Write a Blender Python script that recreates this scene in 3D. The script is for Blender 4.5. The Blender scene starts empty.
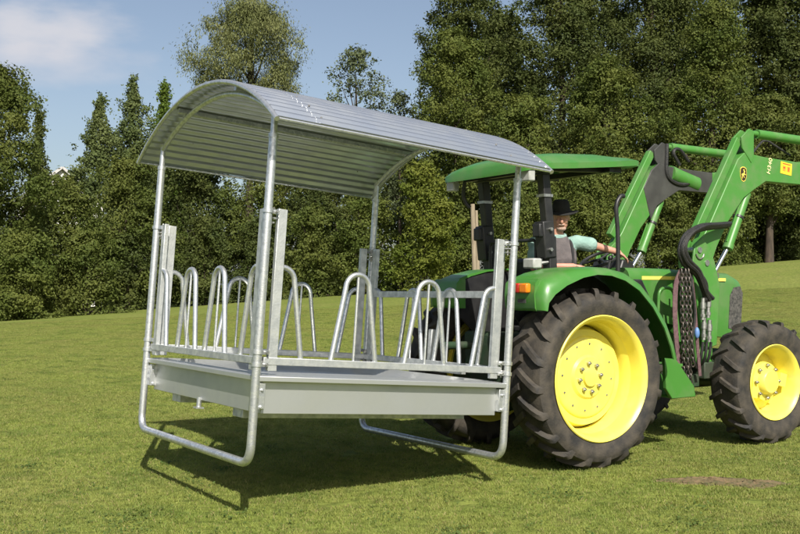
import bpy, bmesh, math, random
import numpy as np
from mathutils import Vector, Matrix, Euler
R = math.radians
rnd = random.Random(7)
scene = bpy.context.scene
col = scene.collection

# ------------------------------------------------------------------ camera, sky, sun, exposure
F, PITCH, CH = 978.82, -0.0175, 1.5549            # focal length in px of an 800 px wide frame
cam_d = bpy.data.cameras.new('camera'); cam = bpy.data.objects.new('camera', cam_d); col.objects.link(cam)
cam_d.sensor_width = 36; cam_d.lens = F / 800 * 36; cam_d.clip_end = 3000; cam_d.clip_start = 0.05
cam.location = (0, 0, CH); cam.rotation_euler = (R(90) - PITCH, 0, 0)
scene.camera = cam
SUN_EL = R(42.5); SUN_DIR = Vector((0.227 * math.cos(SUN_EL), -0.974 * math.cos(SUN_EL), math.sin(SUN_EL))).normalized()
sd = bpy.data.lights.new('sun', 'SUN'); sd.energy = 5.0; sd.angle = R(0.5); sd.color = (1, 0.945, 0.85)
so = bpy.data.objects.new('sun', sd); col.objects.link(so); so.location = (20, -40, 60)
so.rotation_euler = (-SUN_DIR).to_track_quat('-Z', 'Y').to_euler()
W = bpy.data.worlds.new('World'); scene.world = W; W.use_nodes = True
wn, wl = W.node_tree.nodes, W.node_tree.links
bg = wn['Background']; bg.inputs[1].default_value = 0.082
sky = wn.new('ShaderNodeTexSky'); sky.sky_type = 'NISHITA'; sky.sun_disc = False
sky.sun_elevation = SUN_EL; sky.sun_rotation = math.atan2(SUN_DIR.x, SUN_DIR.y); sky.air_density = 1.0; sky.dust_density = 2.2; sky.ozone_density = 1.2
tc = wn.new('ShaderNodeTexCoord')
def cloud_layer(prev, cx, cz, sx, sz, amount, colr, nscale):
    sub = wn.new('ShaderNodeVectorMath'); sub.operation = 'SUBTRACT'; sub.inputs[1].default_value = (cx, 0, cz)
    mul = wn.new('ShaderNodeVectorMath'); mul.operation = 'MULTIPLY'; mul.inputs[1].default_value = (1 / sx, 0, 1 / sz)
    ln = wn.new('ShaderNodeVectorMath'); ln.operation = 'LENGTH'
    nz = wn.new('ShaderNodeTexNoise'); nz.inputs['Scale'].default_value = nscale; nz.inputs['Detail'].default_value = 6
    st = wn.new('ShaderNodeVectorMath'); st.operation = 'MULTIPLY'; st.inputs[1].default_value = (1, 1, 2.6)
    m1 = wn.new('ShaderNodeMath'); m1.operation = 'MULTIPLY_ADD'; m1.inputs[1].default_value = -1.5
    mr = wn.new('ShaderNodeMapRange'); mr.inputs[1].default_value = 0.45; mr.inputs[2].default_value = -0.55; mr.inputs[3].default_value = 0; mr.inputs[4].default_value = amount
    mr.interpolation_type = 'SMOOTHSTEP'
    mx = wn.new('ShaderNodeMix'); mx.data_type = 'RGBA'; mx.inputs[7].default_value = colr
    wl.new(tc.outputs['Generated'], sub.inputs[0]); wl.new(sub.outputs[0], mul.inputs[0]); wl.new(mul.outputs[0], ln.inputs[0])
    wl.new(tc.outputs['Generated'], st.inputs[0]); wl.new(st.outputs[0], nz.inputs['Vector'])
    wl.new(nz.outputs[0], m1.inputs[0]); wl.new(ln.outputs['Value'], m1.inputs[2]); wl.new(m1.outputs[0], mr.inputs[0])
    wl.new(mr.outputs[0], mx.inputs[0]); wl.new(prev, mx.inputs[6])
    return mx.outputs[2]
hs = wn.new('ShaderNodeHueSaturation'); hs.inputs['Saturation'].default_value = 0.85; hs.inputs['Value'].default_value = 1.0
wl.new(sky.outputs[0], hs.inputs['Color'])
o1 = cloud_layer(hs.outputs[0], -0.33, 0.238, 0.075, 0.034, 0.75, (6.2, 6.0, 6.2, 1), 16)
o2 = cloud_layer(o1, -0.34, 0.21, 0.10, 0.022, 0.35, (6.2, 5.9, 6.1, 1), 20)
wl.new(o2, bg.inputs[0])
scene.view_settings.view_transform = 'Standard'; scene.view_settings.look = 'None'
scene.view_settings.gamma = 1; scene.view_settings.exposure = 0.58; scene.view_settings.use_curve_mapping = False

# ------------------------------------------------------------------ pixel / frame helpers (numbers only)
def at(x, y, Y):                                     # the point at depth Y seen at pixel x, y
    u = (x - 400) / F; v = -(y - 267) / F
    dy = math.cos(PITCH) + v * math.sin(PITCH); dz = -math.sin(PITCH) + v * math.cos(PITCH)
    t = Y / dy
    return Vector((u * t, Y, CH + dz * t))
TR = Vector((1.7097, 8.2171, 0)); TY = 0.5748        # tractor: outer foot of its near rear tyre, heading
TA = (math.cos(TY), math.sin(TY)); TB = (-math.sin(TY), math.cos(TY))
def tp(x, y, b):                                     # pixel -> tractor frame point on the upright plane b
    u = (x - 400) / F; v = -(y - 267) / F
    dy = math.cos(PITCH) + v * math.sin(PITCH); dz = -math.sin(PITCH) + v * math.cos(PITCH)
    t = (b + TR.x * TB[0] + TR.y * TB[1]) / (u * TB[0] + dy * TB[1])
    px, py = u * t - TR.x, dy * t - TR.y
    return Vector((px * TA[0] + py * TA[1], b, CH + dz * t))

# ------------------------------------------------------------------ object helpers
def tag(o, label=None, cat=None, group=None, kind=None):
    if label: o['label'] = label
    if cat: o['category'] = cat
    if group: o['group'] = group
    if kind: o['kind'] = kind
    return o
def empty(name, loc=(0, 0, 0), rot=(0, 0, 0), label=None, cat=None, group=None):
    o = bpy.data.objects.new(name, None); col.objects.link(o); o.location = loc; o.rotation_euler = rot
    o.empty_display_size = 0.2
    return tag(o, label, cat, group)
def finish(me, name, mats, parent=None, smooth=40, bevel=0):
    if not isinstance(mats, (list, tuple)): mats = [mats]
    for m in mats: me.materials.append(m)
    if smooth:
        me.polygons.foreach_set('use_smooth', [True] * len(me.polygons))
        me.set_sharp_from_angle(angle=R(smooth))
    o = bpy.data.objects.new(name, me); col.objects.link(o)
    if parent is not None: o.parent = parent
    if bevel:
        b = o.modifiers.new('bevel', 'BEVEL'); b.width = bevel; b.segments = 2; b.limit_method = 'ANGLE'; b.angle_limit = R(45)
    return o

class MB:
    """collects simple shapes; build() links them as one mesh object"""
    def __init__(s): s.v = []; s.f = []; s.m = []
    def add(s, vs, fs, mi=0):
        n = len(s.v); s.v += [tuple(p) for p in vs]; s.f += [tuple(i + n for i in f) for f in fs]; s.m += [mi] * len(fs)
        return s
    def box(s, c, size, rot=None, mi=0):
        M = Euler(rot).to_matrix() if rot else Matrix.Identity(3); c = Vector(c)
        vs = [c + M @ Vector((sx * size[0] / 2, sy * size[1] / 2, sz * size[2] / 2)) for sx in (-1, 1) for sy in (-1, 1) for sz in (-1, 1)]
        return s.add(vs, [(0, 1, 3, 2), (4, 6, 7, 5), (0, 4, 5, 1), (2, 3, 7, 6), (0, 2, 6, 4), (1, 5, 7, 3)], mi)
    def bar(s, p0, p1, w, h, up=(0, 0, 1), mi=0):
        p0, p1 = Vector(p0), Vector(p1); d = (p1 - p0).normalized(); up = Vector(up)
        if abs(d.dot(up)) > 0.98: up = Vector((0, 1, 0))
        x = d.cross(up).normalized(); y = x.cross(d)
        vs = [p + x * a * w / 2 + y * b * h / 2 for p in (p0, p1) for a, b in ((-1, -1), (1, -1), (1, 1), (-1, 1))]
        return s.add(vs, [(3, 2, 1, 0), (4, 5, 6, 7), (0, 1, 5, 4), (1, 2, 6, 5), (2, 3, 7, 6), (3, 0, 4, 7)], mi)
    def tube(s, pts, r, n=12, closed=False, cap=True, mi=0):
        P = [Vector(p) for p in pts]; N = len(P); rs = r if isinstance(r, (list, tuple)) else [r] * N
        T = []
        for i in range(N):
            a = P[(i - 1) % N] if (closed or i > 0) else P[i]; b = P[(i + 1) % N] if (closed or i < N - 1) else P[i]
            T.append((b - a).normalized())
        nrm = T[0].orthogonal().normalized(); vs = []
        for i in range(N):
            nrm = (nrm - T[i] * nrm.dot(T[i])).normalized(); bn = T[i].cross(nrm)
            for k in range(n):
                a = 2 * math.pi * k / n; vs.append(P[i] + (nrm * math.cos(a) + bn * math.sin(a)) * rs[i])
        fs = []
        for i in range(N if closed else N - 1):
            j = (i + 1) % N
            for k in range(n): fs.append((i * n + k, i * n + (k + 1) % n, j * n + (k + 1) % n, j * n + k))
        if cap and not closed: fs += [tuple(range(n - 1, -1, -1)), tuple(range((N - 1) * n, N * n))]
        return s.add(vs, fs, mi)
    def lathe(s, prof, n=64, c=(0, 0, 0), axis='y', closed=True, mi=0):
        c = Vector(c); K = len(prof); vs = []
        for i in range(n):
            t = 2 * math.pi * i / n; ct, st = math.cos(t), math.sin(t)
            for r, y in prof:
                vs.append(c + {'y': Vector((r * ct, y, r * st)), 'z': Vector((r * ct, r * st, y)), 'x': Vector((y, r * ct, r * st))}[axis])
        fs = []
        for i in range(n):
            j = (i + 1) % n
            for k in range(K if closed else K - 1):
                l = (k + 1) % K; fs.append((i * K + k, i * K + l, j * K + l, j * K + k))
        return s.add(vs, fs, mi)
    def cyl(s, p0, p1, r, n=16, mi=0): return s.tube([p0, p1], r, n, mi=mi)
    def prism(s, poly, b0, b1, mi=0):                # polygon of (x, z) extruded along y
        n = len(poly); vs = [(p[0], b0, p[1]) for p in poly] + [(p[0], b1, p[1]) for p in poly]
        fs = [tuple(range(n)), tuple(range(2 * n - 1, n - 1, -1))] + [(i, i + n, (i + 1) % n + n, (i + 1) % n) for i in range(n)]
        return s.add(vs, fs, mi)
    def loft(s, secs, cap=True, mi=0):
        n = len(secs[0]); vs = [p for q in secs for p in q]; fs = []
        for i in range(len(secs) - 1):
            for k in range(n): fs.append((i * n + k, i * n + (k + 1) % n, (i + 1) * n + (k + 1) % n, (i + 1) * n + k))
        if cap: fs += [tuple(range(n - 1, -1, -1)), tuple(range((len(secs) - 1) * n, len(secs) * n))]
        return s.add(vs, fs, mi)
    def ball(s, c, r, n=10, mi=0):
        rr = r if isinstance(r, (list, tuple)) else (r, r, r); c = Vector(c); vs = []; m = n
        for i in range(m + 1):
            ph = math.pi * i / m
            for k in range(n * 2):
                t = math.pi * k / n; vs.append(c + Vector((rr[0] * math.sin(ph) * math.cos(t), rr[1] * math.sin(ph) * math.sin(t), rr[2] * math.cos(ph))))
        fs = [(i * 2 * n + k, (i + 1) * 2 * n + k, (i + 1) * 2 * n + (k + 1) % (2 * n), i * 2 * n + (k + 1) % (2 * n)) for i in range(m) for k in range(2 * n)]
        return s.add(vs, fs, mi)
    def mesh(s, name):
        me = bpy.data.meshes.new(name); me.from_pydata(s.v, [], s.f); me.update()
        if any(s.m): me.polygons.foreach_set('material_index', s.m)
        bm = bmesh.new(); bm.from_mesh(me)
        bmesh.ops.recalc_face_normals(bm, faces=bm.faces); bm.to_mesh(me); bm.free()
        return me
    def pieces(s, name, mats, parent=None, smooth=40, bevel=0):
        p = list(range(len(s.v)))                     # every loose piece its own object
        def find(i):
            while p[i] != i: p[i] = p[p[i]]; i = p[i]
            return i
        for f in s.f:
            for i in f[1:]: p[find(i)] = find(f[0])
        by = {}
        for f, m in zip(s.f, s.m): by.setdefault(find(f[0]), []).append((f, m))
        out = []
        for fs in by.values():
            ids = sorted({i for f, _ in fs for i in f}); mp = {i: k for k, i in enumerate(ids)}
            q = MB(); q.v = [s.v[i] for i in ids]; q.f = [tuple(mp[i] for i in f) for f, _ in fs]; q.m = [m for _, m in fs]
            out.append(q.build(name, mats, parent, smooth, bevel))
        return out
    def build(s, name, mats, parent=None, smooth=40, bevel=0): return finish(s.mesh(name), name, mats, parent, smooth, bevel)
def smooth_path(pts, n=8):
    P = [Vector(p) for p in pts]; P = [P[0] * 2 - P[1]] + P + [P[-1] * 2 - P[-2]]; out = []
    for i in range(1, len(P) - 2):
        for k in range(n):
            t = k / n; a, b, c, d = P[i - 1:i + 3]
            out.append(0.5 * ((2 * b) + (c - a) * t + (2 * a - 5 * b + 4 * c - d) * t * t + (3 * b - a - 3 * c + d) * t ** 3))
    out.append(P[-2]); return out
def bend(pts, rad, n=6):                             # polyline with rounded corners
    P = [Vector(p) for p in pts]; out = [P[0]]
    for i in range(1, len(P) - 1):
        a = (P[i - 1] - P[i]).normalized(); b = (P[i + 1] - P[i]).normalized()
        p0, p1 = P[i] + a * rad, P[i] + b * rad
        for k in range(n + 1):
            t = k / n; out.append(p0 * (1 - t) ** 2 + P[i] * 2 * t * (1 - t) + p1 * t * t)
    out.append(P[-1]); return out

# ------------------------------------------------------------------ materials
def mat(name, c1, c2=None, scale=8, rough=0.6, metal=0, bump=0, bscale=60, detail=4, rvar=0, voronoi=False, spec=0.5, coat=0, stretch=None, lo=0.35, hi=0.65):
    m = bpy.data.materials.new(name); m.use_nodes = True; n, l = m.node_tree.nodes, m.node_tree.links
    b = n['Principled BSDF']; b.inputs['Base Color'].default_value = (*c1, 1); b.inputs['Roughness'].default_value = rough
    b.inputs['Metallic'].default_value = metal; b.inputs['Specular IOR Level'].default_value = spec; b.inputs['Coat Weight'].default_value = coat
    co = n.new('ShaderNodeTexCoord'); src = co.outputs['Object']
    if stretch:
        mp = n.new('ShaderNodeMapping'); mp.inputs['Scale'].default_value = stretch; l.new(src, mp.inputs[0]); src = mp.outputs[0]
    if c2:
        t = n.new('ShaderNodeTexVoronoi' if voronoi else 'ShaderNodeTexNoise'); t.inputs['Scale'].default_value = scale
        if not voronoi: t.inputs['Detail'].default_value = detail
        l.new(src, t.inputs['Vector'])
        r = n.new('ShaderNodeMapRange'); r.inputs[1].default_value = lo; r.inputs[2].default_value = hi
        l.new(t.outputs['Color' if voronoi else 0], r.inputs[0])
        mx = n.new('ShaderNodeMix'); mx.data_type = 'RGBA'; mx.inputs[6].default_value = (*c1, 1); mx.inputs[7].default_value = (*c2, 1)
        l.new(r.outputs[0], mx.inputs[0]); l.new(mx.outputs[2], b.inputs['Base Color'])
        if rvar:
            r2 = n.new('ShaderNodeMapRange'); r2.inputs[3].default_value = rough; r2.inputs[4].default_value = rough + rvar
            l.new(r.outputs[0], r2.inputs[0]); l.new(r2.outputs[0], b.inputs['Roughness'])
    if bump:
        t = n.new('ShaderNodeTexNoise'); t.inputs['Scale'].default_value = bscale; t.inputs['Detail'].default_value = 4; l.new(src, t.inputs['Vector'])
        bp = n.new('ShaderNodeBump'); bp.inputs['Strength'].default_value = bump; bp.inputs['Distance'].default_value = 0.01
        l.new(t.outputs[0], bp.inputs['Height']); l.new(bp.outputs[0], b.inputs['Normal'])
    return m
def leaf_mat(name, c1, c2, trans=0.3):
    m = bpy.data.materials.new(name); m.use_nodes = True; n, l = m.node_tree.nodes, m.node_tree.links
    n.remove(n['Principled BSDF'])
    g = n.new('ShaderNodeNewGeometry'); mx = n.new('ShaderNodeMix'); mx.data_type = 'RGBA'
    tx = n.new('ShaderNodeTexNoise'); tx.inputs['Scale'].default_value = 0.55; l.new(g.outputs['Position'], tx.inputs['Vector'])
    ad = n.new('ShaderNodeMath'); ad.operation = 'MULTIPLY_ADD'; ad.inputs[1].default_value = 0.38
    l.new(g.outputs['Random Per Island'], ad.inputs[0])
    mr = n.new('ShaderNodeMapRange'); mr.inputs[1].default_value = 0.35; mr.inputs[2].default_value = 0.7; mr.inputs[3].default_value = -0.1; mr.inputs[4].default_value = 0.55
    l.new(tx.outputs[0], mr.inputs[0]); l.new(mr.outputs[0], ad.inputs[2])
    mx.inputs[6].default_value = (*c1, 1); mx.inputs[7].default_value = (*c2, 1); l.new(ad.outputs[0], mx.inputs[0])
    d = n.new('ShaderNodeBsdfPrincipled'); d.inputs['Roughness'].default_value = 0.65; d.inputs['Specular IOR Level'].default_value = 0.18
    t = n.new('ShaderNodeBsdfTranslucent'); sh = n.new('ShaderNodeMixShader'); sh.inputs[0].default_value = trans
    l.new(mx.outputs[2], d.inputs['Base Color']); l.new(mx.outputs[2], t.inputs[0]); l.new(d.outputs[0], sh.inputs[1]); l.new(t.outputs[0], sh.inputs[2])
    l.new(sh.outputs[0], n['Material Output'].inputs[0])
    return m
GALV = mat('galvanised_steel', (0.76, 0.77, 0.77), (0.44, 0.46, 0.48), 45, 0.30, 0.82, 0.10, 90, rvar=0.16, voronoi=True, lo=0, hi=1)
GALV_BLUR = mat('galvanised_flat_bar', (0.66, 0.67, 0.66), (0.42, 0.44, 0.44), 16, 0.42, 0.75, 0.15, 70, rvar=0.15)
SHEET = mat('galvanised_sheet', (0.60, 0.62, 0.65), (0.50, 0.52, 0.545), 5, 0.29, 0.88, 0.03, 30, rvar=0.12)
TRAYM = mat('tray_sheet', (0.60, 0.61, 0.60), (0.50, 0.515, 0.505), 3, 0.38, 0.80, 0.03, 12, rvar=0.12)
GREEN = mat('green_paint', (0.050, 0.180, 0.028), (0.105, 0.175, 0.065), 5, 0.34, 0, 0.03, 25, rvar=0.3, coat=0.15, detail=9, lo=.45, hi=.85)
GREEN_ARM = mat('green_loader_paint', (0.060, 0.205, 0.034), (0.120, 0.19, 0.075), 7, 0.40, 0, 0.04, 50, rvar=0.3, detail=10, lo=.45, hi=.85)
YELLOW = mat('yellow_paint', (0.78, 0.68, 0.105), (0.60, 0.52, 0.16), 6, 0.36, 0, 0.02, 30, rvar=0.3, coat=0.15, detail=9, lo=.5, hi=.88)
RUBBER = mat('tyre_rubber', (0.014, 0.0135, 0.013), (0.072, 0.060, 0.044), 9, 0.75, 0, 0.35, 60, rvar=0.1, lo=0.3, hi=0.75)
BLACK = mat('black_steel', (0.012, 0.012, 0.013), (0.022, 0.022, 0.022), 12, 0.45, 0, 0.05, 60)
DARK_ARM = mat('dark_grey_steel', (0.035, 0.035, 0.032), (0.055, 0.056, 0.05), 6, 0.6, 0, 0.05, 60)
HOSE = mat('black_hose', (0.012, 0.012, 0.012), (0.025, 0.024, 0.022), 30, 0.55, 0, 0.4, 120)
CAST = mat('cast_housing', (0.018, 0.045, 0.018), (0.04, 0.045, 0.03), 9, 0.65, 0, 0.2, 40)
CHROME = mat('chrome_rod', (0.75, 0.75, 0.75), None, 1, 0.15, 1.0)
STEELB = mat('zinc_bolts', (0.55, 0.55, 0.52), (0.35, 0.35, 0.34), 40, 0.4, 0.9)
SCREWM = mat('dull_screws', (0.22, 0.22, 0.22), (0.12, 0.12, 0.12), 40, 0.8, 0.0, spec=0.1)
CHAINM = mat('chain_steel', (0.10, 0.095, 0.09), (0.16, 0.13, 0.11), 40, 0.45, 0.7)
STRAPM = mat('webbing', (0.10, 0.05, 0.06), (0.15, 0.09, 0.09), 30, 0.9, 0, 0.4, 90)
GLASSG = mat('lamp_glass', (0.32, 0.33, 0.31), (0.4, 0.4, 0.38), 20, 0.25)
ORANGE = mat('orange_lens', (0.75, 0.20, 0.01), None, 1, 0.2, coat=0.5)
REDL = mat('red_lens', (0.45, 0.02, 0.01), None, 1, 0.2, coat=0.5)
STRIPE = mat('stripe_yellow', (0.80, 0.68, 0.12), None, 1, 0.4)
GRILLE = mat('grille_mesh', (0.03, 0.03, 0.028), (0.10, 0.095, 0.085), 45, 0.6, 0, 0.4, 150)
BLUECAP = mat('blue_cap', (0.10, 0.20, 0.42), None, 1, 0.5)
SEATM = mat('seat_vinyl', (0.015, 0.015, 0.016), (0.025, 0.025, 0.025), 20, 0.6, 0, 0.1, 80)
SKIN = mat('skin', (0.50, 0.27, 0.19), (0.44, 0.21, 0.15), 14, 0.5, 0, 0.05, 60)
TEE = mat('teal_cotton', (0.25, 0.375, 0.335), (0.19, 0.31, 0.275), 12, 0.85, 0, 0.9, 22)
VEST = mat('grey_vest', (0.115, 0.10, 0.10), (0.080, 0.070, 0.073), 12, 0.9, 0, 0.9, 22)
VESTB = mat('vest_binding', (0.02, 0.02, 0.022), None, 1, 0.8)
TROUS = mat('dark_trousers', (0.03, 0.032, 0.04), (0.04, 0.042, 0.05), 12, 0.9, 0, 0.3, 60)
FELT = mat('black_felt', (0.008, 0.008, 0.008), (0.013, 0.013, 0.012), 20, 0.9, 0, 0.2, 90)
BEARD = mat('grey_stubble', (0.40, 0.27, 0.21), (0.30, 0.22, 0.18), 60, 0.9, 0, 0.4, 150)
BARK = mat('bark', (0.075, 0.055, 0.038), (0.035, 0.027, 0.02), 6, 0.95, 0, 0.8, 14, stretch=(1, 1, 0.25))
WOODP = mat('weathered_wood', (0.30, 0.25, 0.17), (0.20, 0.16, 0.11), 10, 0.85, 0, 0.3, 30, stretch=(4, 4, 0.4))
PLASTER = mat('white_render', (0.78, 0.77, 0.74), (0.72, 0.71, 0.68), 3, 0.9, 0, 0.1, 30)
TILES = mat('roof_tiles', (0.50, 0.48, 0.46), (0.40, 0.39, 0.38), 10, 0.85, 0, 0.4, 20)
PANE = mat('window_glass', (0.03, 0.035, 0.04), None, 1, 0.08)
EARTH = mat('bare_earth', (0.145, 0.100, 0.052), (0.075, 0.070, 0.028), 16, 0.95, 0, 0.8, 40)

# ------------------------------------------------------------------ terrain
def smoothstep(a, b, x): t = min(1, max(0, (x - a) / (b - a))); return t * t * (3 - 2 * t)
def ground_h(x, y): return min(3.4, max(0.0, 0.073 * (x + 17))) * smoothstep(14, 52, y)
def build_ground():
    xs = sorted(set([-900, -600, -400, -250] + list(range(-160, 161, 8)) + list(range(-44, 45, 2)) + [250, 400, 600, 900]))
    ys = sorted(set([-300, -150, -80, -40, -20] + list(range(-10, 70, 2)) + list(range(70, 150, 8)) + [200, 300, 500, 900, 1500]))
    vs = [(x, y, ground_h(x, y)) for y in ys for x in xs]; n = len(xs)
    fs = [(j * n + i, j * n + i + 1, (j + 1) * n + i + 1, (j + 1) * n + i) for j in range(len(ys) - 1) for i in range(n - 1)]
    me = bpy.data.meshes.new('ground'); me.from_pydata(vs, [], fs)
    m = bpy.data.materials.new('meadow_turf'); m.use_nodes = True; nn, l = m.node_tree.nodes, m.node_tree.links
    b = nn['Principled BSDF']; b.inputs['Roughness'].default_value = 0.95; b.inputs['Specular IOR Level'].default_value = 0.1
    g = nn.new('ShaderNodeNewGeometry')
    def noise(sc, det, lo, hi):
        t = nn.new('ShaderNodeTexNoise'); t.inputs['Scale'].default_value = sc; t.inputs['Detail'].default_value = det; l.new(g.outputs['Position'], t.inputs['Vector'])
        r = nn.new('ShaderNodeMapRange'); r.inputs[1].default_value = lo; r.inputs[2].default_value = hi; l.new(t.outputs[0], r.inputs[0]); return r.outputs[0], t.outputs[0]
    f1, _ = noise(0.35, 6, 0.35, 0.65); f2, raw = noise(9, 8, 0.35, 0.68); f3, _ = noise(2.2, 5, 0.58, 0.72)
    def mix(a, bcol, f):
        x = nn.new('ShaderNodeMix'); x.data_type = 'RGBA'
        if isinstance(a, tuple): x.inputs[6].default_value = (*a, 1)
        else: l.new(a, x.inputs[6])
        x.inputs[7].default_value = (*bcol, 1); l.new(f, x.inputs[0]); return x.outputs[2]
    c = mix((0.150, 0.188, 0.036), (0.205, 0.222, 0.056), f1); c = mix(c, (0.100, 0.125, 0.028), f2)
    half = nn.new('ShaderNodeMath'); half.operation = 'MULTIPLY'; half.inputs[1].default_value = 0.45; l.new(f3, half.inputs[0])
    c = mix(c, (0.17, 0.14, 0.06), half.outputs[0]); l.new(c, b.inputs['Base Color'])
    bp = nn.new('ShaderNodeBump'); bp.inputs['Strength'].default_value = 0.9; bp.inputs['Distance'].default_value = 0.06; l.new(raw, bp.inputs['Height']); l.new(bp.outputs[0], b.inputs['Normal'])
    o = finish(me, 'ground', m, smooth=60); tag(o, kind='structure')
build_ground()

def build_grass():
    r = np.random.default_rng(3); N = 8000
    x, y = r.uniform(-.56, .56, N), r.uniform(-.56, .56, N); h = r.gamma(4, 0.0024, N) + 0.005; w = r.uniform(.0013, .0028, N)
    a = r.uniform(0, 2 * np.pi, N); ln = r.uniform(0.3, 1.5, N) * h; la = r.uniform(0, 2 * np.pi, N)
    dx, dy = np.cos(a) * w, np.sin(a) * w; lx, ly = np.cos(la) * ln, np.sin(la) * ln
    V = np.zeros((N, 5, 3))
    V[:, 0] = np.stack([x - dx, y - dy, np.zeros(N) - .004], 1); V[:, 1] = np.stack([x + dx, y + dy, np.zeros(N) - .004], 1)
    V[:, 2] = np.stack([x + dx * .8 + lx * .35, y + dy * .8 + ly * .35, h * .6], 1); V[:, 3] = np.stack([x - dx * .8 + lx * .35, y - dy * .8 + ly * .35, h * .6], 1)
    V[:, 4] = np.stack([x + lx, y + ly, h], 1)
    me = bpy.data.meshes.new('grass'); me.vertices.add(N * 5); me.vertices.foreach_set('co', V.ravel())
    idx = np.arange(N)[:, None] * 5 + np.array([[0, 1, 2, 3, 3, 2, 4]]); me.loops.add(N * 7); me.loops.foreach_set('vertex_index', idx.ravel())
    st = (np.arange(N)[:, None] * 7 + np.array([[0, 4]])).ravel(); me.polygons.add(N * 2); me.polygons.foreach_set('loop_start', st)
    me.update(calc_edges=True); me.validate()
    m = bpy.data.materials.new('grass_blades'); m.use_nodes = True; n, l = m.node_tree.nodes, m.node_tree.links; n.remove(n['Principled BSDF'])
    g = n.new('ShaderNodeNewGeometry')
    def noise(sc, lo, hi, k):
        t = n.new('ShaderNodeTexNoise'); t.inputs['Scale'].default_value = sc; t.inputs['Detail'].default_value = 5; l.new(g.outputs['Position'], t.inputs['Vector'])
        q = n.new('ShaderNodeMapRange'); q.inputs[1].default_value = lo; q.inputs[2].default_value = hi; q.inputs[4].default_value = k; l.new(t.outputs[0], q.inputs[0]); return q.outputs[0]
    def mix(a, bcol, f):
        q = n.new('ShaderNodeMix'); q.data_type = 'RGBA'
        if isinstance(a, tuple): q.inputs[6].default_value = (*a, 1)
        else: l.new(a, q.inputs[6])
        q.inputs[7].default_value = (*bcol, 1); l.new(f, q.inputs[0]); return q.outputs[2]
    c = mix((0.172, 0.226, 0.038), (0.300, 0.325, 0.082), g.outputs['Random Per Island'])
    c = mix(c, (0.23, 0.21, 0.07), noise(0.5, .42, .66, .45)); c = mix(c, (0.075, 0.135, 0.020), noise(1.7, .5, .66, .6)); c = mix(c, (0.070, 0.115, 0.018), noise(9, .48, .66, .45))
    mr = n.new('ShaderNodeMapRange'); mr.inputs[1].default_value = 0.90; mr.inputs[2].default_value = 0.93; l.new(g.outputs['Random Per Island'], mr.inputs[0])
    c = mix(c, (0.30, 0.25, 0.11), mr.outputs[0])
    d = n.new('ShaderNodeBsdfPrincipled'); d.inputs['Roughness'].default_value = 0.6; d.inputs['Specular IOR Level'].default_value = 0.25
    t = n.new('ShaderNodeBsdfTranslucent'); sh = n.new('ShaderNodeMixShader'); sh.inputs[0].default_value = 0.3
    l.new(c, d.inputs['Base Color']); l.new(c, t.inputs[0]); l.new(d.outputs[0], sh.inputs[1]); l.new(t.outputs[0], sh.inputs[2]); l.new(sh.outputs[0], n['Material Output'].inputs[0])
    o = finish(me, 'grass', m, smooth=0); tag(o, 'short mown meadow grass around the feeder and the tractor', 'grass', kind='stuff')
    ng = bpy.data.node_groups.new('grass_scatter', 'GeometryNodeTree')
    ng.interface.new_socket('Geometry', in_out='INPUT', socket_type='NodeSocketGeometry'); ng.interface.new_socket('Geometry', in_out='OUTPUT', socket_type='NodeSocketGeometry')
    N_, L_ = ng.nodes, ng.links; gi, go = N_.new('NodeGroupInput'), N_.new('NodeGroupOutput')
    grid = N_.new('GeometryNodeMeshGrid'); grid.inputs['Size X'].default_value = 40; grid.inputs['Size Y'].default_value = 32; grid.inputs['Vertices X'].default_value = 41; grid.inputs['Vertices Y'].default_value = 33
    sp = N_.new('GeometryNodeSetPosition'); sp.inputs['Offset'].default_value = (2, 19.5, 0); L_.new(grid.outputs['Mesh'], sp.inputs['Geometry'])
    pos = N_.new('GeometryNodeInputPosition'); sx = N_.new('ShaderNodeSeparateXYZ'); L_.new(pos.outputs[0], sx.inputs[0])
    ma = N_.new('ShaderNodeMapRange'); ma.inputs[1].default_value = -17; ma.inputs[2].default_value = -17 + 3.4 / .073; ma.inputs[4].default_value = 3.4; L_.new(sx.outputs[0], ma.inputs[0])
    mb = N_.new('ShaderNodeMapRange'); mb.interpolation_type = 'SMOOTHSTEP'; mb.inputs[1].default_value = 14; mb.inputs[2].default_value = 52; L_.new(sx.outputs[1], mb.inputs[0])
    mu = N_.new('ShaderNodeMath'); mu.operation = 'MULTIPLY'; L_.new(ma.outputs[0], mu.inputs[0]); L_.new(mb.outputs[0], mu.inputs[1])
    cx = N_.new('ShaderNodeCombineXYZ'); L_.new(mu.outputs[0], cx.inputs[2])
    s2 = N_.new('GeometryNodeSetPosition'); L_.new(sp.outputs[0], s2.inputs['Geometry']); L_.new(cx.outputs[0], s2.inputs['Offset'])
    rv = N_.new('FunctionNodeRandomValue'); rv.data_type = 'FLOAT_VECTOR'; rv.inputs[0].default_value = (0, 0, 0); rv.inputs[1].default_value = (0, 0, 6.283)
    nrm = N_.new('GeometryNodeInputNormal'); al = N_.new('FunctionNodeAlignRotationToVector'); al.axis = 'Z'; L_.new(nrm.outputs[0], al.inputs['Vector'])
    rr = N_.new('FunctionNodeRotateRotation'); rr.rotation_space = 'LOCAL'; L_.new(al.outputs[0], rr.inputs[0]); L_.new(rv.outputs[0], rr.inputs[1])
    iop = N_.new('GeometryNodeInstanceOnPoints'); L_.new(s2.outputs[0], iop.inputs['Points']); L_.new(gi.outputs[0], iop.inputs['Instance']); L_.new(rr.outputs[0], iop.inputs['Rotation'])
    L_.new(iop.outputs[0], go.inputs[0])
    md = o.modifiers.new('scatter', 'NODES'); md.node_group = ng
build_grass()

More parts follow.
